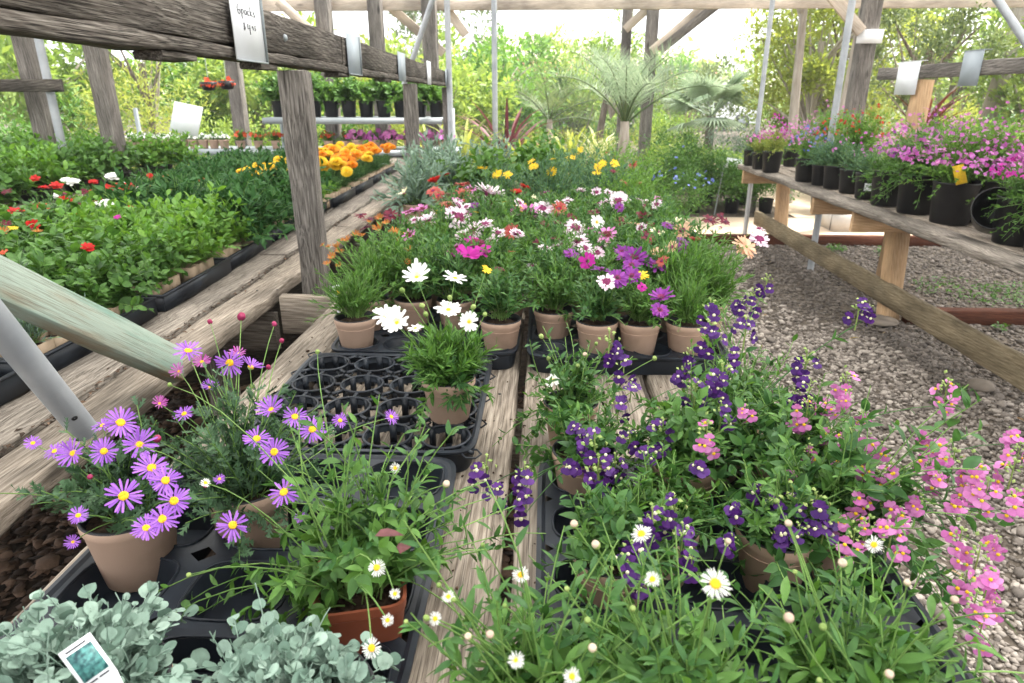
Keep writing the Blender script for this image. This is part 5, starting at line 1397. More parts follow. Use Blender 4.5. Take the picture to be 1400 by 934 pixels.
for j, y in enumerate(ys):
    for i, x0 in enumerate([-1.345, -1.66, -1.965, -2.27]):
        x = lbx(x0, y)
        if y > 5.8 and i >= 2: continue
        t = thing('flat', 'black plastic flat, %s %s' % (rowlab[j], collab[i]), 'plant flat', T(x + rng.normal(0, .014), y + rng.normal(0, .006), .782) @ Rz(.027 + rng.normal(0, .02)))
        inst('flat_shell', FLAT, t, Matrix())
        for h_, dy in (('near', -.13), ('far', .13)):
            k = bed_kind(x, y + dy)
            if (j, i, h_) == (0, 0, 'far'): continue
            beds.append([x, y + dy, i, j, h_, k, []])
for (px, py, sz, key) in LF:
    p = at_z(px, py, 1.01); dep = float((p - CAMP) @ _fw)
    b = min(beds, key=lambda q: (q[0] - p[0]) ** 2 + (q[1] - p[1]) ** 2); b[6].append((p, sz / FPX * dep / 2, key))
for (x, y, i, j, h_, k, fl) in beds:
    if k == 'marigold':
        fl += fl_rand(x, y, 1.02, 10, ['mari_y'] if rng.random() < .5 else ['mari_o'], .04, .15, .025)
    if k == 'bedfine': fl += fl_rand(x, y, .99, 5, ['red', 'red', 'maroon', 'whitepom', 'scar'], .02, .13, .02)
    if k == 'bedbroad' and x < -1.75: fl += fl_rand(x, y, .99, 3, ['red', 'rust', 'yellow', 'maroon', 'scar'], .02, .13, .02)
    t = potted('bedding_plant', '%s seedlings, %s half of the %s flat, %s' % (KN[k], h_, rowlab[j], ['rail row', 'second row', 'third row', 'outer row'][i]), (x, y, .792), None, None, [], cat='bedding plant')
    for dx in (-.066, .066):
        inst('pack', PACK, t, T(dx, 0, 0))
    for dx in (-.066, .066):
        for dy in (-.05, .05):
            me = FOLM[k][rng.integers(len(FOLM[k]))]
            o = inst('foliage', me, t, T(dx, dy, .05) @ Rz(rng.uniform(0, 6.28)) @ Matrix.Scale(rng.uniform(.7, 1.2) * (.62 if k == 'marigold' else 1.2 if k == 'deep' and x > -1.75 and y < 4 else .95 if k == 'deep' else 1.05 if k in ('bedbroad', 'bedlime') else .9), 4)); o['kind'] = 'stuff'
    if fl:
        ps = []
        for (p, rr, key) in fl:
            loc = p - np.array([x, y, .792]); nrm = unit(np.array([0, 0, 1.]) + unit(CAMP - p) * .5 + rng.normal(0, .2, 3))
            ps.append(curve_to([loc[0] * .5, loc[1] * .5, .06], loc, .1)); flower(t, loc, nrm, rr, key, disc=False)
        mb = MB(); stems_mesh(mb, np.stack(ps), .0014); inst('flower_stems', mb.mesh('flower_stems', [MATS['stem_green']]), t, Matrix())['kind'] = 'stuff'

# ------------------------------------------------------------------ right bench: black nursery pots
def puff(root, n, R0, z0, z1, mat, size, key='blossom', cx=0, cy=0, tpl=None):
    """small far blossoms: five petal stars, joined"""
    mb = MB(); a = np.arange(5) * 2 * PI / 5
    V = [[0, 0, 0]]; F = []
    for k in range(5):
        b = len(V); c, s = math.cos(a[k]), math.sin(a[k])
        V += [[.6 * c + .35 * s, .6 * s - .35 * c, .08], [c, s, .1], [.6 * c - .35 * s, .6 * s + .35 * c, .08]]; F += [[0, b, b + 1], [0, b + 1, b + 2]]
    th = rng.uniform(0, 6.28, n); q = R0 * np.sqrt(rng.random(n)); pos = np.stack([cx + q * np.cos(th), cy + q * np.sin(th), z0 + (z1 - z0) * rng.random(n) * (1.15 - q / R0)], -1)
    nr = rng.normal(0, .6, (n, 3)) + [0, -.6, 1.0]
    scatter(mb, np.array(V), np.array(F), pos, rng.normal(0, 1, (n, 3)), nr, rng.uniform(.7, 1.2, n) * size)
    o = inst('blossoms', mb.mesh('blossoms', [MATS[mat]]), root, Matrix()); o['kind'] = 'stuff'
RP = [(1025, 227, 'black1', .9, 'lacy', 1, [], 'small black pot of grey green foliage at the far end of the right bench'),
      (1037, 232, 'black1', .9, 'yel', .9, [('petal_pink', 30)], 'black pot squeezed second from the far end of the right bench'),
      (1053, 236, 'black1', 1.08, 'yel', 1, [('petal_hot', 60), ('petal_magenta', 30)], 'black pot of yellow leaves and magenta petunias near the far bench end'),
      (1080, 228, 'black1', .95, 'airy', 1, [('petal_pink', 40)], 'black pot in the back row behind the petunia pot'),
      (1100, 249, 'black1', 1.08, 'airy', 1.1, [('petal_pink', 50), ('petal_blue', 30)], 'shiny black pot with pink and blue flowers over green leaves'),
      (1121, 254, 'black1', .9, 'feather', .8, [('petal_blue', 20)], 'black pot half hidden between two wider pots of feathery green'),
      (1139, 259, 'black1', 1., 'feather', .95, [], 'black pot of dark feathery lavender without flowers'),
      (1161, 265, 'black1', .98, 'lacy', 1., [('petal_hot', 12)], 'black pot of grey green lacy foliage left of the labelled pot'),
      (1184, 273, 'black1', 1.0, 'lacy', .9, [], 'black pot with a white label on its front'),
      (1212, 282, 'black1', 1.3, 'mound', 1.1, [('petal_purple', 8)], 'wide low black pot of round green mound'),
      (1252, 293, 'black2', .98, 'mound', 1.25, [('petal_hot', 110), ('petal_purple', 50)], 'dusty black pot of pink purple blossom left of the yellow tag'),
      (1300, 307, 'black2', .97, 'airy', 1.2, [('petal_hot', 160), ('petal_pink', 60)], 'large black pot marked by a yellow tag'),
      (1392, 336, 'black2', .95, 'mound', .7, [('petal_hot', 130)], 'large black pot right of the tipped over pot'),
      (1440, 350, 'black2', .95, 'mound', 1.1, [('petal_magenta', 120)], 'last large black pot cut by the right picture edge')]
for (px, py, pk, ps_, fo, fs, blo, lab) in RP:
    b = at_z(px, py, .785); r = PM[pk]; hh = (.17 if pk == 'black1' else .23) * ps_
    if pk == 'black1' and ps_ > 1.2: hh = .16
    b = b + np.array([.02, .06, 0])
    root = thing('potted_perennial', lab, 'potted plant', b)
    inst('pot', r, root, Matrix.Scale(ps_, 4)); inst('soil', PM[pk + '_soil'], root, Matrix.Scale(ps_, 4))
    for q in range(2 if pk == 'black1' else 3):
        me = FOLM[fo][q % len(FOLM[fo])]
        o = inst('foliage', me, root, T(rng.normal(0, .02), .02 + rng.normal(0, .02), hh - .01) @ Rz(q * 2.1) @ Matrix.Scale(fs * (.72 if pk == 'black1' else .9), 4)); o['kind'] = 'stuff'
    for (m, n) in blo: puff(root, int(n * 1.7), .16 * (1.9 if pk == 'black2' else 1), hh + .1, hh + .36, m, .0125)
    if 'white label' in lab:
        mb = MB(); a = np.linspace(-2.2, -1.1, 7); V = []
        for q in a: V += [[.0805 * math.cos(q), .0805 * math.sin(q), .06], [.0835 * math.cos(q), .0835 * math.sin(q), .11]]
        mb.add(V, [[2 * i, 2 * i + 2, 2 * i + 3, 2 * i + 1] for i in range(6)]); inst('label', mb.mesh('label', [MATS['sign_white']]), root, Matrix())
    if 'yellow tag' in lab and 'large' in lab:
        mb = MB(); box(mb, (0, 0, 0), (.06, .002, .1), Rx(-.3) @ Ry(-.25)); inst('tag', mb.mesh('tag', [MATS['petal_yellow']]), root, T(-.07, -.125, hh + .05))
for (x, y, n, mm, lab) in [(2.5, 4.6, 130, 'petal_pink', 'round mound of pink blossom in the back row beside the new post'), (2.45, 3.9, 150, 'petal_hot', 'spreading pink blossom mound behind the yellow tagged pot'), (2.5, 3.2, 150, 'petal_pink', 'pale purple pink blossom mound in the back row at the right'), (2.45, 5.6, 60, 'petal_red', 'green plant with a few red flowers behind the lacy pots'), (2.5, 6.3, 50, 'petal_pink', 'back row green plant with pale pink tops')]:
    root = thing('potted_perennial', lab, 'potted plant', (x, y, .785)); inst('pot', PM['black2'], root, Matrix()); inst('soil', PM['black2_soil'], root, Matrix())
    for q in range(3):
        o = inst('foliage', FOLM['airy'][q], root, T(0, 0, .2) @ Rz(q * 2.1) @ Matrix.Scale(1.2, 4)); o['kind'] = 'stuff'
    puff(root, n * 2, .34, .36, .66, mm, .0125)
t = thing('tipped_pot', 'empty black pot lying tipped over between two large pots', 'plant pot', T(at_z(1352, 322, .785) + np.array([.0, .02, .085])) @ Rz(-.5) @ Rx(1.2) @ Matrix.Scale(1.2, 4)); inst('pot_shell', PM['black1'], t, Matrix())
# pots standing on the path under and behind the right bench
for (px, py, s, lab) in [(1120, 292, 1.1, 'black pot on the path behind the right bench legs'), (1148, 296, 1.35, 'grey black pot on the path right of another empty pot'), (1170, 284, 1.0, 'small dark pot furthest back under the right bench')]:
    p = at_z(px, py, .016); t = thing('empty_pot', lab, 'plant pot', p); inst('pot_shell', PM['black2'], t, Matrix.Scale(s, 4))

# ------------------------------------------------------------------ plants on the ground beyond the benches
def crown_mesh(key, mat, size, n, lobes, rx_, rz_, tpl=L_KITE, sig=.3, v=2, zmin=-.6, smat='bark_pale', limbs=True):
    for _ in range(v):
        C = rng.normal(0, 1, (lobes, 3)); C = unit(C) * rng.uniform(.35, .95, (lobes, 1)); C[:, 2] = np.maximum(C[:, 2], zmin)
        C *= [rx_, rx_, rz_]; mb = MB()
        idx = rng.integers(0, lobes, n); off = rng.normal(0, 1, (n, 3)); off = unit(off) * (rng.random((n, 1)) ** .5) * sig * rx_ * rng.uniform(.6, 1.3, lobes)[idx][:, None]
        pos = C[idx] + off; d = unit(off + [0, 0, .1]) + rng.normal(0, .6, (n, 3)); nr = unit(off + [0, 0, .8]) + rng.normal(0, .4, (n, 3))
        cl = (rng.random(lobes) * .5)[idx] + rng.random(n) * .45
        scatter(mb, *tpl, pos, d, nr, rng.uniform(.6, 1.3, n) * size, tint=cl)
        if limbs:
            for c in C[: min(lobes, 14)]: tube(mb, curve_to((0, 0, -rz_ * 1.0), c, .0, 5), [.028, .022, .016, .01, .006], 4, 1)
        CR.setdefault(key, []).append(mb.mesh('crown_' + key, [MATS[mat], MATS[smat]]))
CR = {}
crown_mesh('bright', 'leaf_bright', .10, 5200, 26, 1.0, .9)
crown_mesh('yellow', 'leaf_yellow', .09, 4200, 24, 1.0, 1.1)
crown_mesh('lime', 'leaf_lime', .10, 5200, 26, 1.0, .8)
crown_mesh('olive', 'leaf_olive', .09, 3600, 22, 1.0, 1.2, sig=.26)
crown_mesh('sparse', 'leaf_bright', .10, 2600, 18, 1.0, 1.2, sig=.3)
crown_mesh('shrub', 'leaf_bright', .05, 4200, 20, .6, .5, sig=.35, zmin=-.9, limbs=False)
crown_mesh('shrubg', 'leaf_green', .045, 4200, 20, .6, .5, sig=.35, zmin=-.9, limbs=False)
crown_mesh('shrubs', 'leaf_sage', .045, 4200, 20, .6, .45, L_SLIM, sig=.35, zmin=-.9, limbs=False)
crown_mesh('shruby', 'leaf_yellow', .06, 3000, 16, .6, .6, L_SLIM, sig=.4, zmin=-.9, limbs=False)
def tree(x, y, h, r, key, label, tr=.09, rz=1., z0=None, mat='bark_pale', lean=0., name='tree', group=None):
    t = thing(name, label, 'tree', (x, y, 0), group)
    zc = h - r * rz * .75; mb = MB()
    P = curve_to((0, 0, 0), (lean, 0, zc), .0, 7); tube(mb, P, np.linspace(tr * 1.25, tr * .6, 7), 9)
    for k in range(4):
        a = rng.uniform(0, 6.28); tube(mb, curve_to(P[4 + k % 2], P[6] + np.array([math.cos(a) * r * .6, math.sin(a) * r * .6, r * .3]), .0, 5), np.linspace(tr * .5, tr * .15, 5), 6)
    mb.obj('trunk', MATS[mat], t, T(x, y, 0), True)
    o = inst('crown', CR[key][rng.integers(len(CR[key]))], t, T(lean, 0, zc) @ Rz(rng.uniform(0, 6.28)) @ Matrix.Diagonal((r, r, r * rz, 1))); o['kind'] = 'stuff'
    return t
def shrub(x, y, r, key, label, rz=1., z=0., pot=None, name='shrub'):
    t = thing(name, label, 'shrub', (x, y, z))
    h0 = 0
    if pot: inst('pot', PM['black2'], t, Matrix.Scale(pot, 4)); h0 = .2 * pot
    o = inst('foliage', CR[key][rng.integers(len(CR[key]))], t, T(0, 0, h0 + r * .5 * rz) @ Rz(rng.uniform(0, 6.28)) @ Matrix.Diagonal((r * 1.45, r * 1.45, r * rz * 1.2, 1))); o['kind'] = 'stuff'
    return t
# potted hedge along the path
for k, (x, y, r, key, lab) in enumerate([(1.5, 8.9, .72, 'shrubg', 'low potted green shrub nearest the middle bench by the tan path'), (1.98, 9.0, .72, 'shrubg', 'low potted green shrub second along the tan path'), (2.45, 8.95, .68, 'shrubg', 'low potted shrub with dark pot showing beside the white stake sign'), (2.9, 9.0, .66, 'shrubg', 'low potted shrub at the right end by the bench'),
        (1.7, 9.6, .65, 'shrub', 'light green shrub behind the low potted hedge, left'), (2.3, 9.7, .6, 'shrub', 'light green shrub behind the low potted hedge, middle'), (2.8, 9.7, .55, 'shrub', 'light green shrub behind the low potted hedge, right'),
        (1.0, 9.0, .6, 'shrubs', 'greyish shrub hidden behind the bench end'), (.4, 8.3, .7, 'shruby', 'yellow green grassy shrub behind the middle bench')]):
    shrub(x, y, r, key, lab, pot=.8)
t = thing('stake_sign', 'small white sign on a metal stake among the low hedge', 'sign', (2.2, 8.8, 0))
mb = MB(); tube(mb, [(0, 0, 0), (.06, 0, .62)], .008, 6); inst('stake', mb.mesh('stake', [MATS['metal_grey']]), t, Matrix())
mb = MB(); box(mb, (.08, 0, .66), (.2, .006, .12), Ry(.15)); inst('plate', mb.mesh('plate', [MATS['sign_white']]), t, Matrix())
# blue flowers, round pots by the walk
s_ = shrub(1.6, 8.1, .5, 'shrubg', 'blue flowering shrub beside the palm', rz=1.2)
puff(s_, 34, .4, .45, .9, 'petal_blue', .022)
shrub(3.1, 11.5, .62, 'shrubs', 'round grey green shrub in a black pot by the walk', rz=1.1, pot=1.4)
shrub(2.75, 13.2, .7, 'shrubg', 'grassy dark green clump beside the walk', rz=1.1)
t = thing('low_bench', 'small weathered bench end beyond the right bench', 'bench', (2.9, 9.6, 0))
plank('seat_board', (2.75, 8.9, .5), (2.75, 11, .5), .3, .05, 'wood_post', t); plank('leg', (2.75, 9.1, 0), (2.75, 9.1, .47), .09, .09, 'wood_post', t, up=(0, 1, 0)); plank('leg', (2.75, 10.8, 0), (2.75, 10.8, .47), .09, .09, 'wood_post', t, up=(0, 1, 0))

# palms
def frond_mesh(L, w_, mat, n=28, droop=1.1, a0=.15):
    ms = []
    for _ in range(3):
        mb = MB(); K = 12; p = np.zeros(3); a = a0; P = [p]
        for k in range(K): a += droop / K * (.5 + k / K); p = p + np.array([math.sin(a), 0, math.cos(a)]) * L / K; P.append(p)
        P = np.array(P); tube(mb, P, np.linspace(.012, .003, K + 1), 4, 1)
        t = np.linspace(.25, .99, n); q, tg = path_at(P[None], t[None]); q, tg = q[0], tg[0]
        for s_ in (-1, 1):
            d = unit(tg * .7 + np.array([0, s_ * 1., 0.25]) + rng.normal(0, .18, (n, 3)))
            scatter(mb, *lance(.035, .2, .45, 3), q, d, np.cross(d, tg) * s_ + [0, 0, .3], w_ * np.sin(PI * (t * .75 + .15)) + .02)
        ms.append(mb.mesh('frond', [MATS[mat], MATS['stem_dark']]))
    return ms
def palm(x, y, h, L, n, label, mat='leaf_palm', w_=.3, tr=.09, lean=.3, dr=1.1):
    t = thing('palm_tree', label, 'palm', (x, y, 0)); mb = MB()
    K = 12; tube(mb, np.stack([np.zeros(K), np.zeros(K), np.linspace(0, h, K)], -1), tr * (np.linspace(1.25, .55, K) + .05 * (np.arange(K) % 2)), 12)
    mb.obj('trunk', MATS['bark_pale'], t, T(x, y, 0), True); ms = frond_mesh(L, w_, mat, droop=dr, a0=.08)
    for k in range(n): inst('frond', ms[k % 3], t, T(0, 0, h - .05) @ Rz(k * 2.4 + rng.normal(0, .15)) @ Ry(min(1.2, abs(rng.normal(lean, .25)))) @ Matrix.Scale(rng.uniform(.8, 1.1), 4))
palm(.97, 8.6, 1.15, 1.2, 18, 'tall silver green feather palm with pale swollen trunk behind the bench')
palm(.1, 14, 1.0, 1.5, 16, 'yellow green feather palm behind and left of the tall palm', 'leaf_olive', lean=.55, dr=1.1)
palm(-2.4, 15, 3.0, 1.5, 20, 'taller palm with a thick trunk behind the left posts', 'leaf_olive', tr=.2, lean=.6, dr=1.2)
def fan_palm(x, y, h, n, r, label, mat='leaf_palm'):
    t = thing('fan_palm', label, 'palm', (x, y, 0)); mb = MB(); tube(mb, [(0, 0, 0), (0, 0, h)], .08, 8); inst('trunk', mb.mesh('trunk', [MATS['bark']]), t, Matrix())
    mb = MB(); k = 26; a = np.linspace(-1.9, 1.9, k); d = np.stack([np.cos(a), np.sin(a), 0 * a + .1], -1)
    scatter(mb, *lance(.09, .3, .35, 3), np.tile([[.5, 0, 0]], (k, 1)), d, np.tile([0, 0, 1.], (k, 1)), r); tube(mb, [(0, 0, 0), (.5, 0, 0)], .01, 4)
    me = mb.mesh('fan_leaf', [MATS[mat]])
    for q in range(n): inst('leaf', me, t, T(0, 0, h) @ Rz(q * 2.4) @ Ry(-rng.uniform(-.3, 1.1)))
fan_palm(2.9, 12.5, 1.1, 16, .5, 'fan palm with pale stiff leaves by the walk')
# strap leaved clumps
for (x, y, n, L, mat, lab) in [(-.5, 9.3, 40, 1.05, 'leaf_red', 'red bronze flax clump by the white car'), (.35, 9.3, 40, .7, 'leaf_yellow', 'yellow striped flax left of the tall palm'), (.75, 9.9, 34, .6, 'petal_cream', 'cream striped grass clump at the palm base'), (-1.0, 8.8, 40, .75, 'leaf_yellow', 'yellow flax clump behind the end of the left rail'),
        (-.3, 8.9, 34, .6, 'leaf_yellow', 'low yellow striped grass before the red flax'), (4.5, 8.6, 36, .75, 'leaf_bronze', 'dark red spiky cordyline behind the right bench pole'), (-1.6, 9.6, 34, .9, 'leaf_yellow', 'tall pale grass between the rail posts')]:
    t = thing('flax_clump', lab, 'flax', (x, y, 0)); blades(t, n, L, .026, mat, .5 if mat != 'leaf_bronze' else .9, .5, .7)
    if mat == 'leaf_bronze': mb = MB(); tube(mb, [(0, 0, 0), (0, 0, .95)], .04, 7); inst('trunk', mb.mesh('trunk', [MATS['bark']]), t, Matrix())

# shrubs filling the middle distance
k = 0
FILL = [('shrub', 'leafy'), ('shrubg', 'green'), ('shruby', 'yellow'), ('shrub', 'bright')]
spots = [(-7.5, 9.5), (-6.6, 9.0), (-5.6, 9.4), (-4.8, 9.9), (-3.6, 10.0), (-2.9, 10.4), (-2.1, 10.1), (-1.3, 11), (.0, 11.3), (.7, 11.5), (1.4, 11.2), (2.0, 11.0), (5.0, 9.4), (5.7, 8.6), (5.2, 10.4), (6.4, 9.8), (6.6, 7.8), (7.4, 8.8), (5.6, 7.2), (6.3, 6.4), (7.2, 6.6), (4.3, 10.2), (8.3, 8), (4.4, 13), (2.2, 14.5), (1.2, 15), (-.2, 14)]
wl = ['far left edge', 'left of the dark post', 'behind the far left posts', 'behind the brown pot shelf', 'behind the fuchsias', 'behind the petunia shelf', 'behind the marigolds', 'behind the rail end', 'left of the yellow palm', 'under the yellow palm', 'behind the tall palm', 'behind the low hedge', 'behind the stout post', 'right of the cordyline', 'further behind the cordyline', 'behind the orange post', 'by the red flowers', 'right of the slanted pipe', 'left of the red flowers', 'at the right bench back', 'at the right picture edge', 'beside the walk post', 'at the far right edge', 'beyond the walk', 'past the fan palm', 'behind the palms', 'behind the red flax']
for i, (x, y) in enumerate(spots):
    key, ad = FILL[i % 4]; r = rng.uniform(.7, 1.1) * (.55 if -1.6 < x < 2.2 else 1)
    s_ = shrub(x, y, r, key, '%s rounded shrub %s' % (ad, wl[i]), rz=rng.uniform(1.1, 1.7))
    if wl[i] in ('by the red flowers', 'at the right bench back', 'left of the red flowers', 'at the right picture edge'): puff(s_, 36, .7, .9, 1.5, 'petal_scarlet', .03)
# trees
TR = [(-9, 13, 3.4, 1.8, 'bright', 'bright green tree at the far left'), (-7, 15, 3.3, 1.8, 'lime', 'lime green tree behind the far left posts'), (-5.2, 13.5, 3.2, 1.6, 'bright', 'bright yellow green tree left of the dark post'), (-4, 16, 3.3, 1.7, 'yellow', 'yellow green tree behind the hanging fuchsias'), (-6.3, 11.2, 2.9, 1.0, 'sparse', 'thin bare stemmed tree by the white placard'),
      (-2.6, 13, 2.6, 1.5, 'bright', 'bushy bright tree behind the second rail post'), (-1.1, 17, 3.4, 1.4, 'lime', 'taller olive tree left of the lone pale pole'), (-.9, 22, 3.6, 2.2, 'lime', 'wide lime tree behind the lone pale pole'), (1.2, 24, 3.6, 2.4, 'bright', 'wide bright tree above the white cars'), (3.6, 25, 3.4, 2.2, 'lime', 'lime tree right of the palm post'), (-3.4, 22, 4.5, 2.2, 'olive', 'olive tree high behind the rail posts'),
      (.9, 12.6, 2.75, .75, 'sparse', 'thin airy tree just behind the tall palm'), (4.0, 11.2, 3.1, 1.2, 'yellow', 'yellow green tree with slim grey trunk behind the walk'), (5.0, 12.4, 3.3, 1.4, 'yellow', 'yellow leaved tree left of the stout grey post'), (4.9, 9.6, 2.6, .8, 'olive', 'olive leaved tree just left of the stout post'), (6.0, 14, 4.2, 1.4, 'olive', 'dark olive tree right of the stout post'), (8.6, 16, 4.4, 2.0, 'sparse', 'sparse eucalyptus at upper right'),
      (10.5, 15, 4.6, 2.0, 'sparse', 'sparse eucalyptus at the right picture edge'), (7.4, 11.5, 2.7, 1.3, 'bright', 'bright feathery tree above the right rail'), (9.2, 11.5, 2.6, 1.3, 'lime', 'lime green tree right of the slanted pipe'), (6.6, 20, 4.5, 2.0, 'sparse', 'tall sparse tree behind the right rail sign'), (3.3, 17, 2.7, 1.3, 'olive', 'grey olive tree beyond the walk')]
for i, (x, y, h, r, key, lab) in enumerate(TR): tree(x, y, h * (.8 if y > 14 else .92 if x < 3 else 1.), r, key, lab, tr=.07 + .02 * (h > 3.4), mat='bark' if i % 3 else 'bark_pale', lean=rng.normal(0, .2))
# slim bare trunks beyond the walk
for i, (x, y, l, lab) in enumerate([(3.75, 9.3, .12, 'slim pale trunk left of the stout post'), (3.45, 9.8, -.15, 'slim grey trunk nearest the walk'), (7.2, 12, .3, 'thick grey gum trunk at upper right')]):
    tree(x, y, 4.2, .9, 'sparse', lab, tr=.06 if i < 2 else .14, lean=l, mat='bark_pale')
# a distant wood closing the view
mb = MB(); n = 26000
xx = rng.uniform(-45, 50, n); yy = rng.uniform(34, 48, n); top = 2.4 + .8 * np.sin(xx * .31) + .6 * np.sin(xx * .83 + 1) + .5 * np.sin(xx * 2.1)
zz = rng.random(n) ** .7 * np.maximum(top, .8)
scatter(mb, *L_KITE, np.stack([xx, yy, zz], -1), rng.normal(0, 1, (n, 3)), rng.normal(0, .5, (n, 3)) + [0, -.4, .8], rng.uniform(.25, .55, n))
o = mb.obj('distant_wood', MATS['leaf_bright']); tag(o, 'hazy band of distant trees closing the view', 'wood', kind='stuff')
X, Y = np.meshgrid(np.linspace(-160, 160, 60), np.linspace(90, 240, 14)); Z = 7.5 * np.sin((Y - 90) / 150 * PI / 2) * (1 + .25 * np.sin(X * .04 + 1) + .1 * np.sin(X * .13)) - .4
mb = MB(); i = (np.arange(13)[:, None] * 60 + np.arange(59)[None]).ravel(); mb.add(np.stack([X, Y, Z], -1).reshape(-1, 3), np.stack([i, i + 1, i + 61, i + 60], -1)); o = mb.obj('hill', MATS['hill_mat'], smooth=True); o['kind'] = 'structure'

# cars and house beyond the nursery
def car(x, y, rz, label, mat='white_paint', L=4.6, Hh=1.5):
    t = thing('parked_car', label, 'car', T(x, y, 0) @ Rz(rz)); a = L / 2
    pr = [(-a, .35), (-a, .8), (-a + .15, .95), (-a + .55, 1.0), (-a + .95, Hh), (a - 1.9, Hh), (a - 1.15, 1.0), (a - .15, .88), (a, .7), (a, .35)]
    mb = MB(); n = len(pr)
    for s_, w_ in ((0, 0),):
        ys_ = [-.86, -.8, .8, .86]; V = []
        for k, yv in enumerate(ys_):
            for (px, pz) in pr: V.append([px * (.985 if k in (0, 3) else 1), yv * (.82 if pz > 1.2 else 1), pz - (.04 if k in (0, 3) else 0)])
        F = [[k * n + i, k * n + (i + 1) % n, (k + 1) * n + (i + 1) % n, (k + 1) * n + i] for k in range(3) for i in range(n)]
        mb.add(V, F); mb.add(V, [list(range(n))]); mb.add(V, [[3 * n + i for i in range(n)][::-1]])
    inst('body', mb.mesh('body', [MATS[mat]]), t, Matrix())
    for sy in (-1, 1):
        for (x0, x1, x2, x3) in ((-a + .75, -a + 1.05, .0, .0), (.08, .08, a - 1.98, a - 1.4)):
            mb = MB(); mb.add([[x0, sy * .875, 1.03], [x1, sy * .74, Hh - .08], [x2, sy * .74, Hh - .08], [x3, sy * .875, 1.03]], [[0, 1, 2, 3]]); inst('window', mb.mesh('window', [MATS['dark_glass']]), t, Matrix())
        for wx in (-a + .85, a - .9):
            mb = MB(); lathe(mb, [(.2, -.1), (.34, -.1), (.36, 0), (.34, .1), (.2, .1)], 18); wh = inst('wheel', mb.mesh('tyre', [MATS['rubber']]), t, T(wx, sy * .82, .36) @ Rx(PI / 2))
            mb = MB(); lathe(mb, [(.001, .09), (.21, .09), (.21, -.09), (.001, -.09)], 14); inst('rim', mb.mesh('rim', [MATS['metal_grey']]), wh, Matrix())
        mb = MB(); box(mb, (a - .03, sy * .62, .72), (.1, .3, .14)); inst('headlight', mb.mesh('headlight', [MATS['sign_plate']]), t, Matrix())
car(.9, 28, .15, 'white car seen between the lone pole and the tall palm'); car(-1.6, 30, -.1, 'white car partly hidden behind the lone pale pole'); car(6.8, 31, .2, 'white car glimpsed beyond the walk'); car(3.9, 29, .1, 'white pickup like car behind the palm post')
def house(x, y, w_, h_, label):
    t = thing('house', label, 'house', (x, y, 0))
    mb = MB(); box(mb, (0, 0, h_ / 2), (w_, 5, h_)); inst('wall', mb.mesh('wall', [MATS['house_tan']]), t, Matrix())
    mb = MB(); V = [[-w_ / 2 - .3, -2.9, h_], [w_ / 2 + .3, -2.9, h_], [w_ / 2 + .3, 2.9, h_], [-w_ / 2 - .3, 2.9, h_], [-w_ / 2 - .3, 0, h_ + 1.4], [w_ / 2 + .3, 0, h_ + 1.4]]
    mb.add(V, [[0, 1, 5, 4], [3, 4, 5, 2]]); mb.add(V, [[0, 4, 3], [1, 2, 5]]); inst('roof', mb.mesh('roof', [MATS['wood_pale']]), t, Matrix())
    for k in range(int(w_ // 1.6)):
        mb = MB(); box(mb, (0, 0, 0), (.8, .06, .9)); f = inst('window', mb.mesh('window', [MATS['white_paint']]), t, T(-w_ / 2 + 1 + k * 1.6, -2.52, h_ * .62)); mb = MB(); box(mb, (0, -.04, 0), (.66, .03, .76)); inst('pane', mb.mesh('pane', [MATS['dark_glass']]), f, Matrix())
house(-.5, 44, 6, 3.4, 'orange tan house with white windows far behind the white cars'); house(9, 60, 9, 3.6, 'tan house far off above the walk')

# ------------------------------------------------------------------ left background shelves and second bench
lb2 = thing('wooden_bench', 'second timber bench at the far left with low leafy greens', 'bench', (-4, 4, 0))
for x in (-4.6, -4.3, -4.0, -3.7, -3.4): plank('plank', (x, 2.6, .75), (x, 6.3, .75), .27, .04, 'wood_plank', lb2, step=.3)
for y in (2.8, 4.4, 6.1):
    for x in (-4.6, -3.35): plank('leg', (x, y, 0), (x, y, .73), .09, .09, 'wood_plank', lb2, up=(0, 1, 0), step=.3)
plank('front_beam', (-3.2, 2.6, .72), (-3.2, 6.3, .72), .04, .11, 'wood_red', lb2, step=.3)
nm = ['nearest', 'second', 'third', 'fourth', 'fifth', 'sixth', 'farthest']
for j, y in enumerate(np.linspace(3.0, 6.0, 7)):
    for i, x in enumerate((-3.45, -3.9, -4.4)):
        t = thing('potted_greens', '%s tub of leafy greens %s of the far left bench' % (nm[j], ['on the front edge', 'in the middle row', 'in the back row'][i]), 'potted plant', (x, y, .77)); inst('pot', PM['black2'], t, Matrix.Diagonal((1.2, 1.2, .4, 1)))
        for q in range(3): o = inst('foliage', FOLM['broad' if (i + j) % 3 else 'bedlime'][q], t, T(rng.normal(0, .08), rng.normal(0, .08), .06) @ Rz(q * 2 + i) @ Matrix.Scale(1.15 if (i + j) % 3 else 1.6, 4)); o['kind'] = 'stuff'
sh = thing('metal_shelf', 'two tier grey metal shelf behind the left bench', 'shelf', (-3, 8, 0))
for (x0, x1, z, lab) in ((-5.0, -1.0, .84, 'lower_shelf'), (-3.2, -1.15, 1.19, 'upper_shelf')):
    mb = MB(); box(mb, ((x0 + x1) / 2, 8.2, z), (x1 - x0, .6, .03)); box(mb, ((x0 + x1) / 2, 7.9, z - .02), (x1 - x0, .02, .06)); mb.obj(lab, MATS['metal_grey'], sh, Matrix())
for x in (-5, -3.2, -1.1):
    mb = MB(); box(mb, (x, 8.48, .65), (.04, .04, 1.3)); mb.obj('leg', MATS['metal_grey'], sh, Matrix())
ORD = ['first', 'second', 'third', 'fourth', 'fifth', 'sixth', 'seventh', 'eighth', 'ninth', 'tenth']
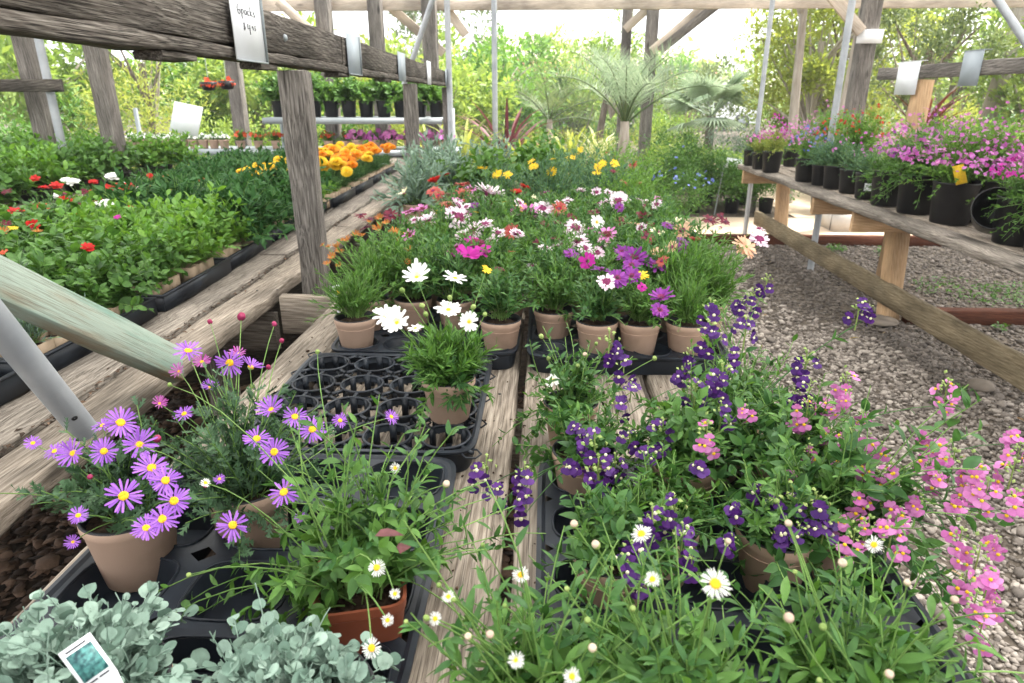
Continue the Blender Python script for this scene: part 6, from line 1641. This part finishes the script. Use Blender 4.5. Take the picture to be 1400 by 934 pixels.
for k, x in enumerate(np.linspace(-4.85, -3.75, 10)):
    t = thing('potted_flower', 'brown pot of white flowers, %s from the left on the lower metal shelf' % ORD[k], 'potted plant', (x, 8.05, .857), 'brown pots of white flowers in a row'); inst('pot', PM['taupe'], t, Matrix.Scale(1.1, 4)); o = inst('foliage', FOLM['bedfine'][k % 3], t, T(0, 0, .09) @ Matrix.Scale(.6, 4)); o['kind'] = 'stuff'; puff(t, 50, .07, .12, .19, 'petal_white', .014)
for k, x in enumerate(np.linspace(-3.55, -2.3, 7)):
    t = thing('potted_flower', 'brown pot of red flowers, %s from the left on the lower metal shelf' % ORD[k], 'potted plant', (x, 8.05, .857), 'pots of red flowers on the lower shelf'); inst('pot', PM['taupe'], t, Matrix()); o = inst('foliage', FOLM['bedlime'][k % 3], t, T(0, 0, .08) @ Matrix.Scale(.7, 4)); o['kind'] = 'stuff'; puff(t, 14, .09, .14, .22, 'petal_scarlet', .028)
for k, x in enumerate(np.linspace(-2.15, -1.15, 6)):
    t = thing('potted_petunia', 'pot of pink petunias, %s from the left behind the marigolds' % ORD[k], 'potted plant', (x, 7.98, .857), 'pink petunias behind the marigolds'); inst('pot', PM['taupe'], t, Matrix.Scale(1.2, 4)); o = inst('foliage', FOLM['bedbroad'][k % 3], t, T(0, 0, .09) @ Matrix.Scale(.6, 4)); o['kind'] = 'stuff'; puff(t, 40, .12, .12, .26, 'petal_hot' if k % 2 else 'petal_pink', .036)
for k, x in enumerate(np.linspace(-3.1, -1.25, 10)):
    t = thing('potted_shrub', 'green shrub in black pot, %s from the left on the upper shelf' % ORD[k], 'potted plant', (x, 8.2, 1.207), 'black pots on the upper shelf'); inst('pot', PM['black1'], t, Matrix.Scale(1.05, 4))
    for q in range(2): o = inst('foliage', FOLM['bedlime' if k % 2 else 'broad'][q], t, T(0, 0, .15) @ Rz(q + k) @ Matrix.Scale(1.2, 4)); o['kind'] = 'stuff'
t = thing('placard', 'tilted cream placard on a stand left of the dark post', 'sign', T(-3.3, 6.3, 1.12) @ Ry(.2) @ Rx(-.3)); mb = MB(); box(mb, (0, 0, .13), (.26, .01, .27)); inst('board', mb.mesh('board', [MATS['sign_white']]), t, Matrix()); mb = MB(); box(mb, (0, .02, -.14), (.03, .02, .4)); inst('stand', mb.mesh('stand', [MATS['wood_post']]), t, Matrix())
for k, (x, z) in enumerate([(-3.62, 1.55), (-3.42, 1.56), (-3.36, 1.55)]):
    if k == 2: continue
    t = thing('hanging_basket', ['left hanging basket of red fuchsias', 'right hanging basket of red fuchsias'][k] + ' before the dark post', 'hanging basket', (x, 7.6, z)); lm = MB(); lathe(lm, [(.001, -.06), (.06, -.05), (.09, .03), (.001, .03)], 14); inst('basket', lm.mesh('basket', [MATS['pot_black']]), t, Matrix()); puff(t, 40, .09, -.02, .1, 'petal_scarlet', .025); lm = MB(); tube(lm, [(0, 0, .03), (0, 0, .65)], .004, 4); inst('hanger', lm.mesh('hanger', [MATS['metal_grey']]), t, Matrix())

# ------------------------------------------------------------------ haze box added to pale the background like lens veiling
hm = bpy.data.materials.new('air'); hm.use_nodes = True; ht = hm.node_tree; ht.nodes.clear()
ho = ht.nodes.new('ShaderNodeOutputMaterial'); hv_ = ht.nodes.new('ShaderNodeVolumePrincipled')
hv_.inputs['Color'].default_value = (.96, .97, 1, 1); hv_.inputs['Density'].default_value = .003; hv_.inputs['Anisotropy'].default_value = .3
ht.links.new(hv_.outputs[0], ho.inputs['Volume']); MATS['air'] = hm
mb = MB(); box(mb, (0, 219.5, 5.5), (640, 640, 15)); o = mb.obj('haze', hm); o['kind'] = 'stuff'
SC.cycles.volume_bounces = 0
SC.cycles.volume_max_steps = 32
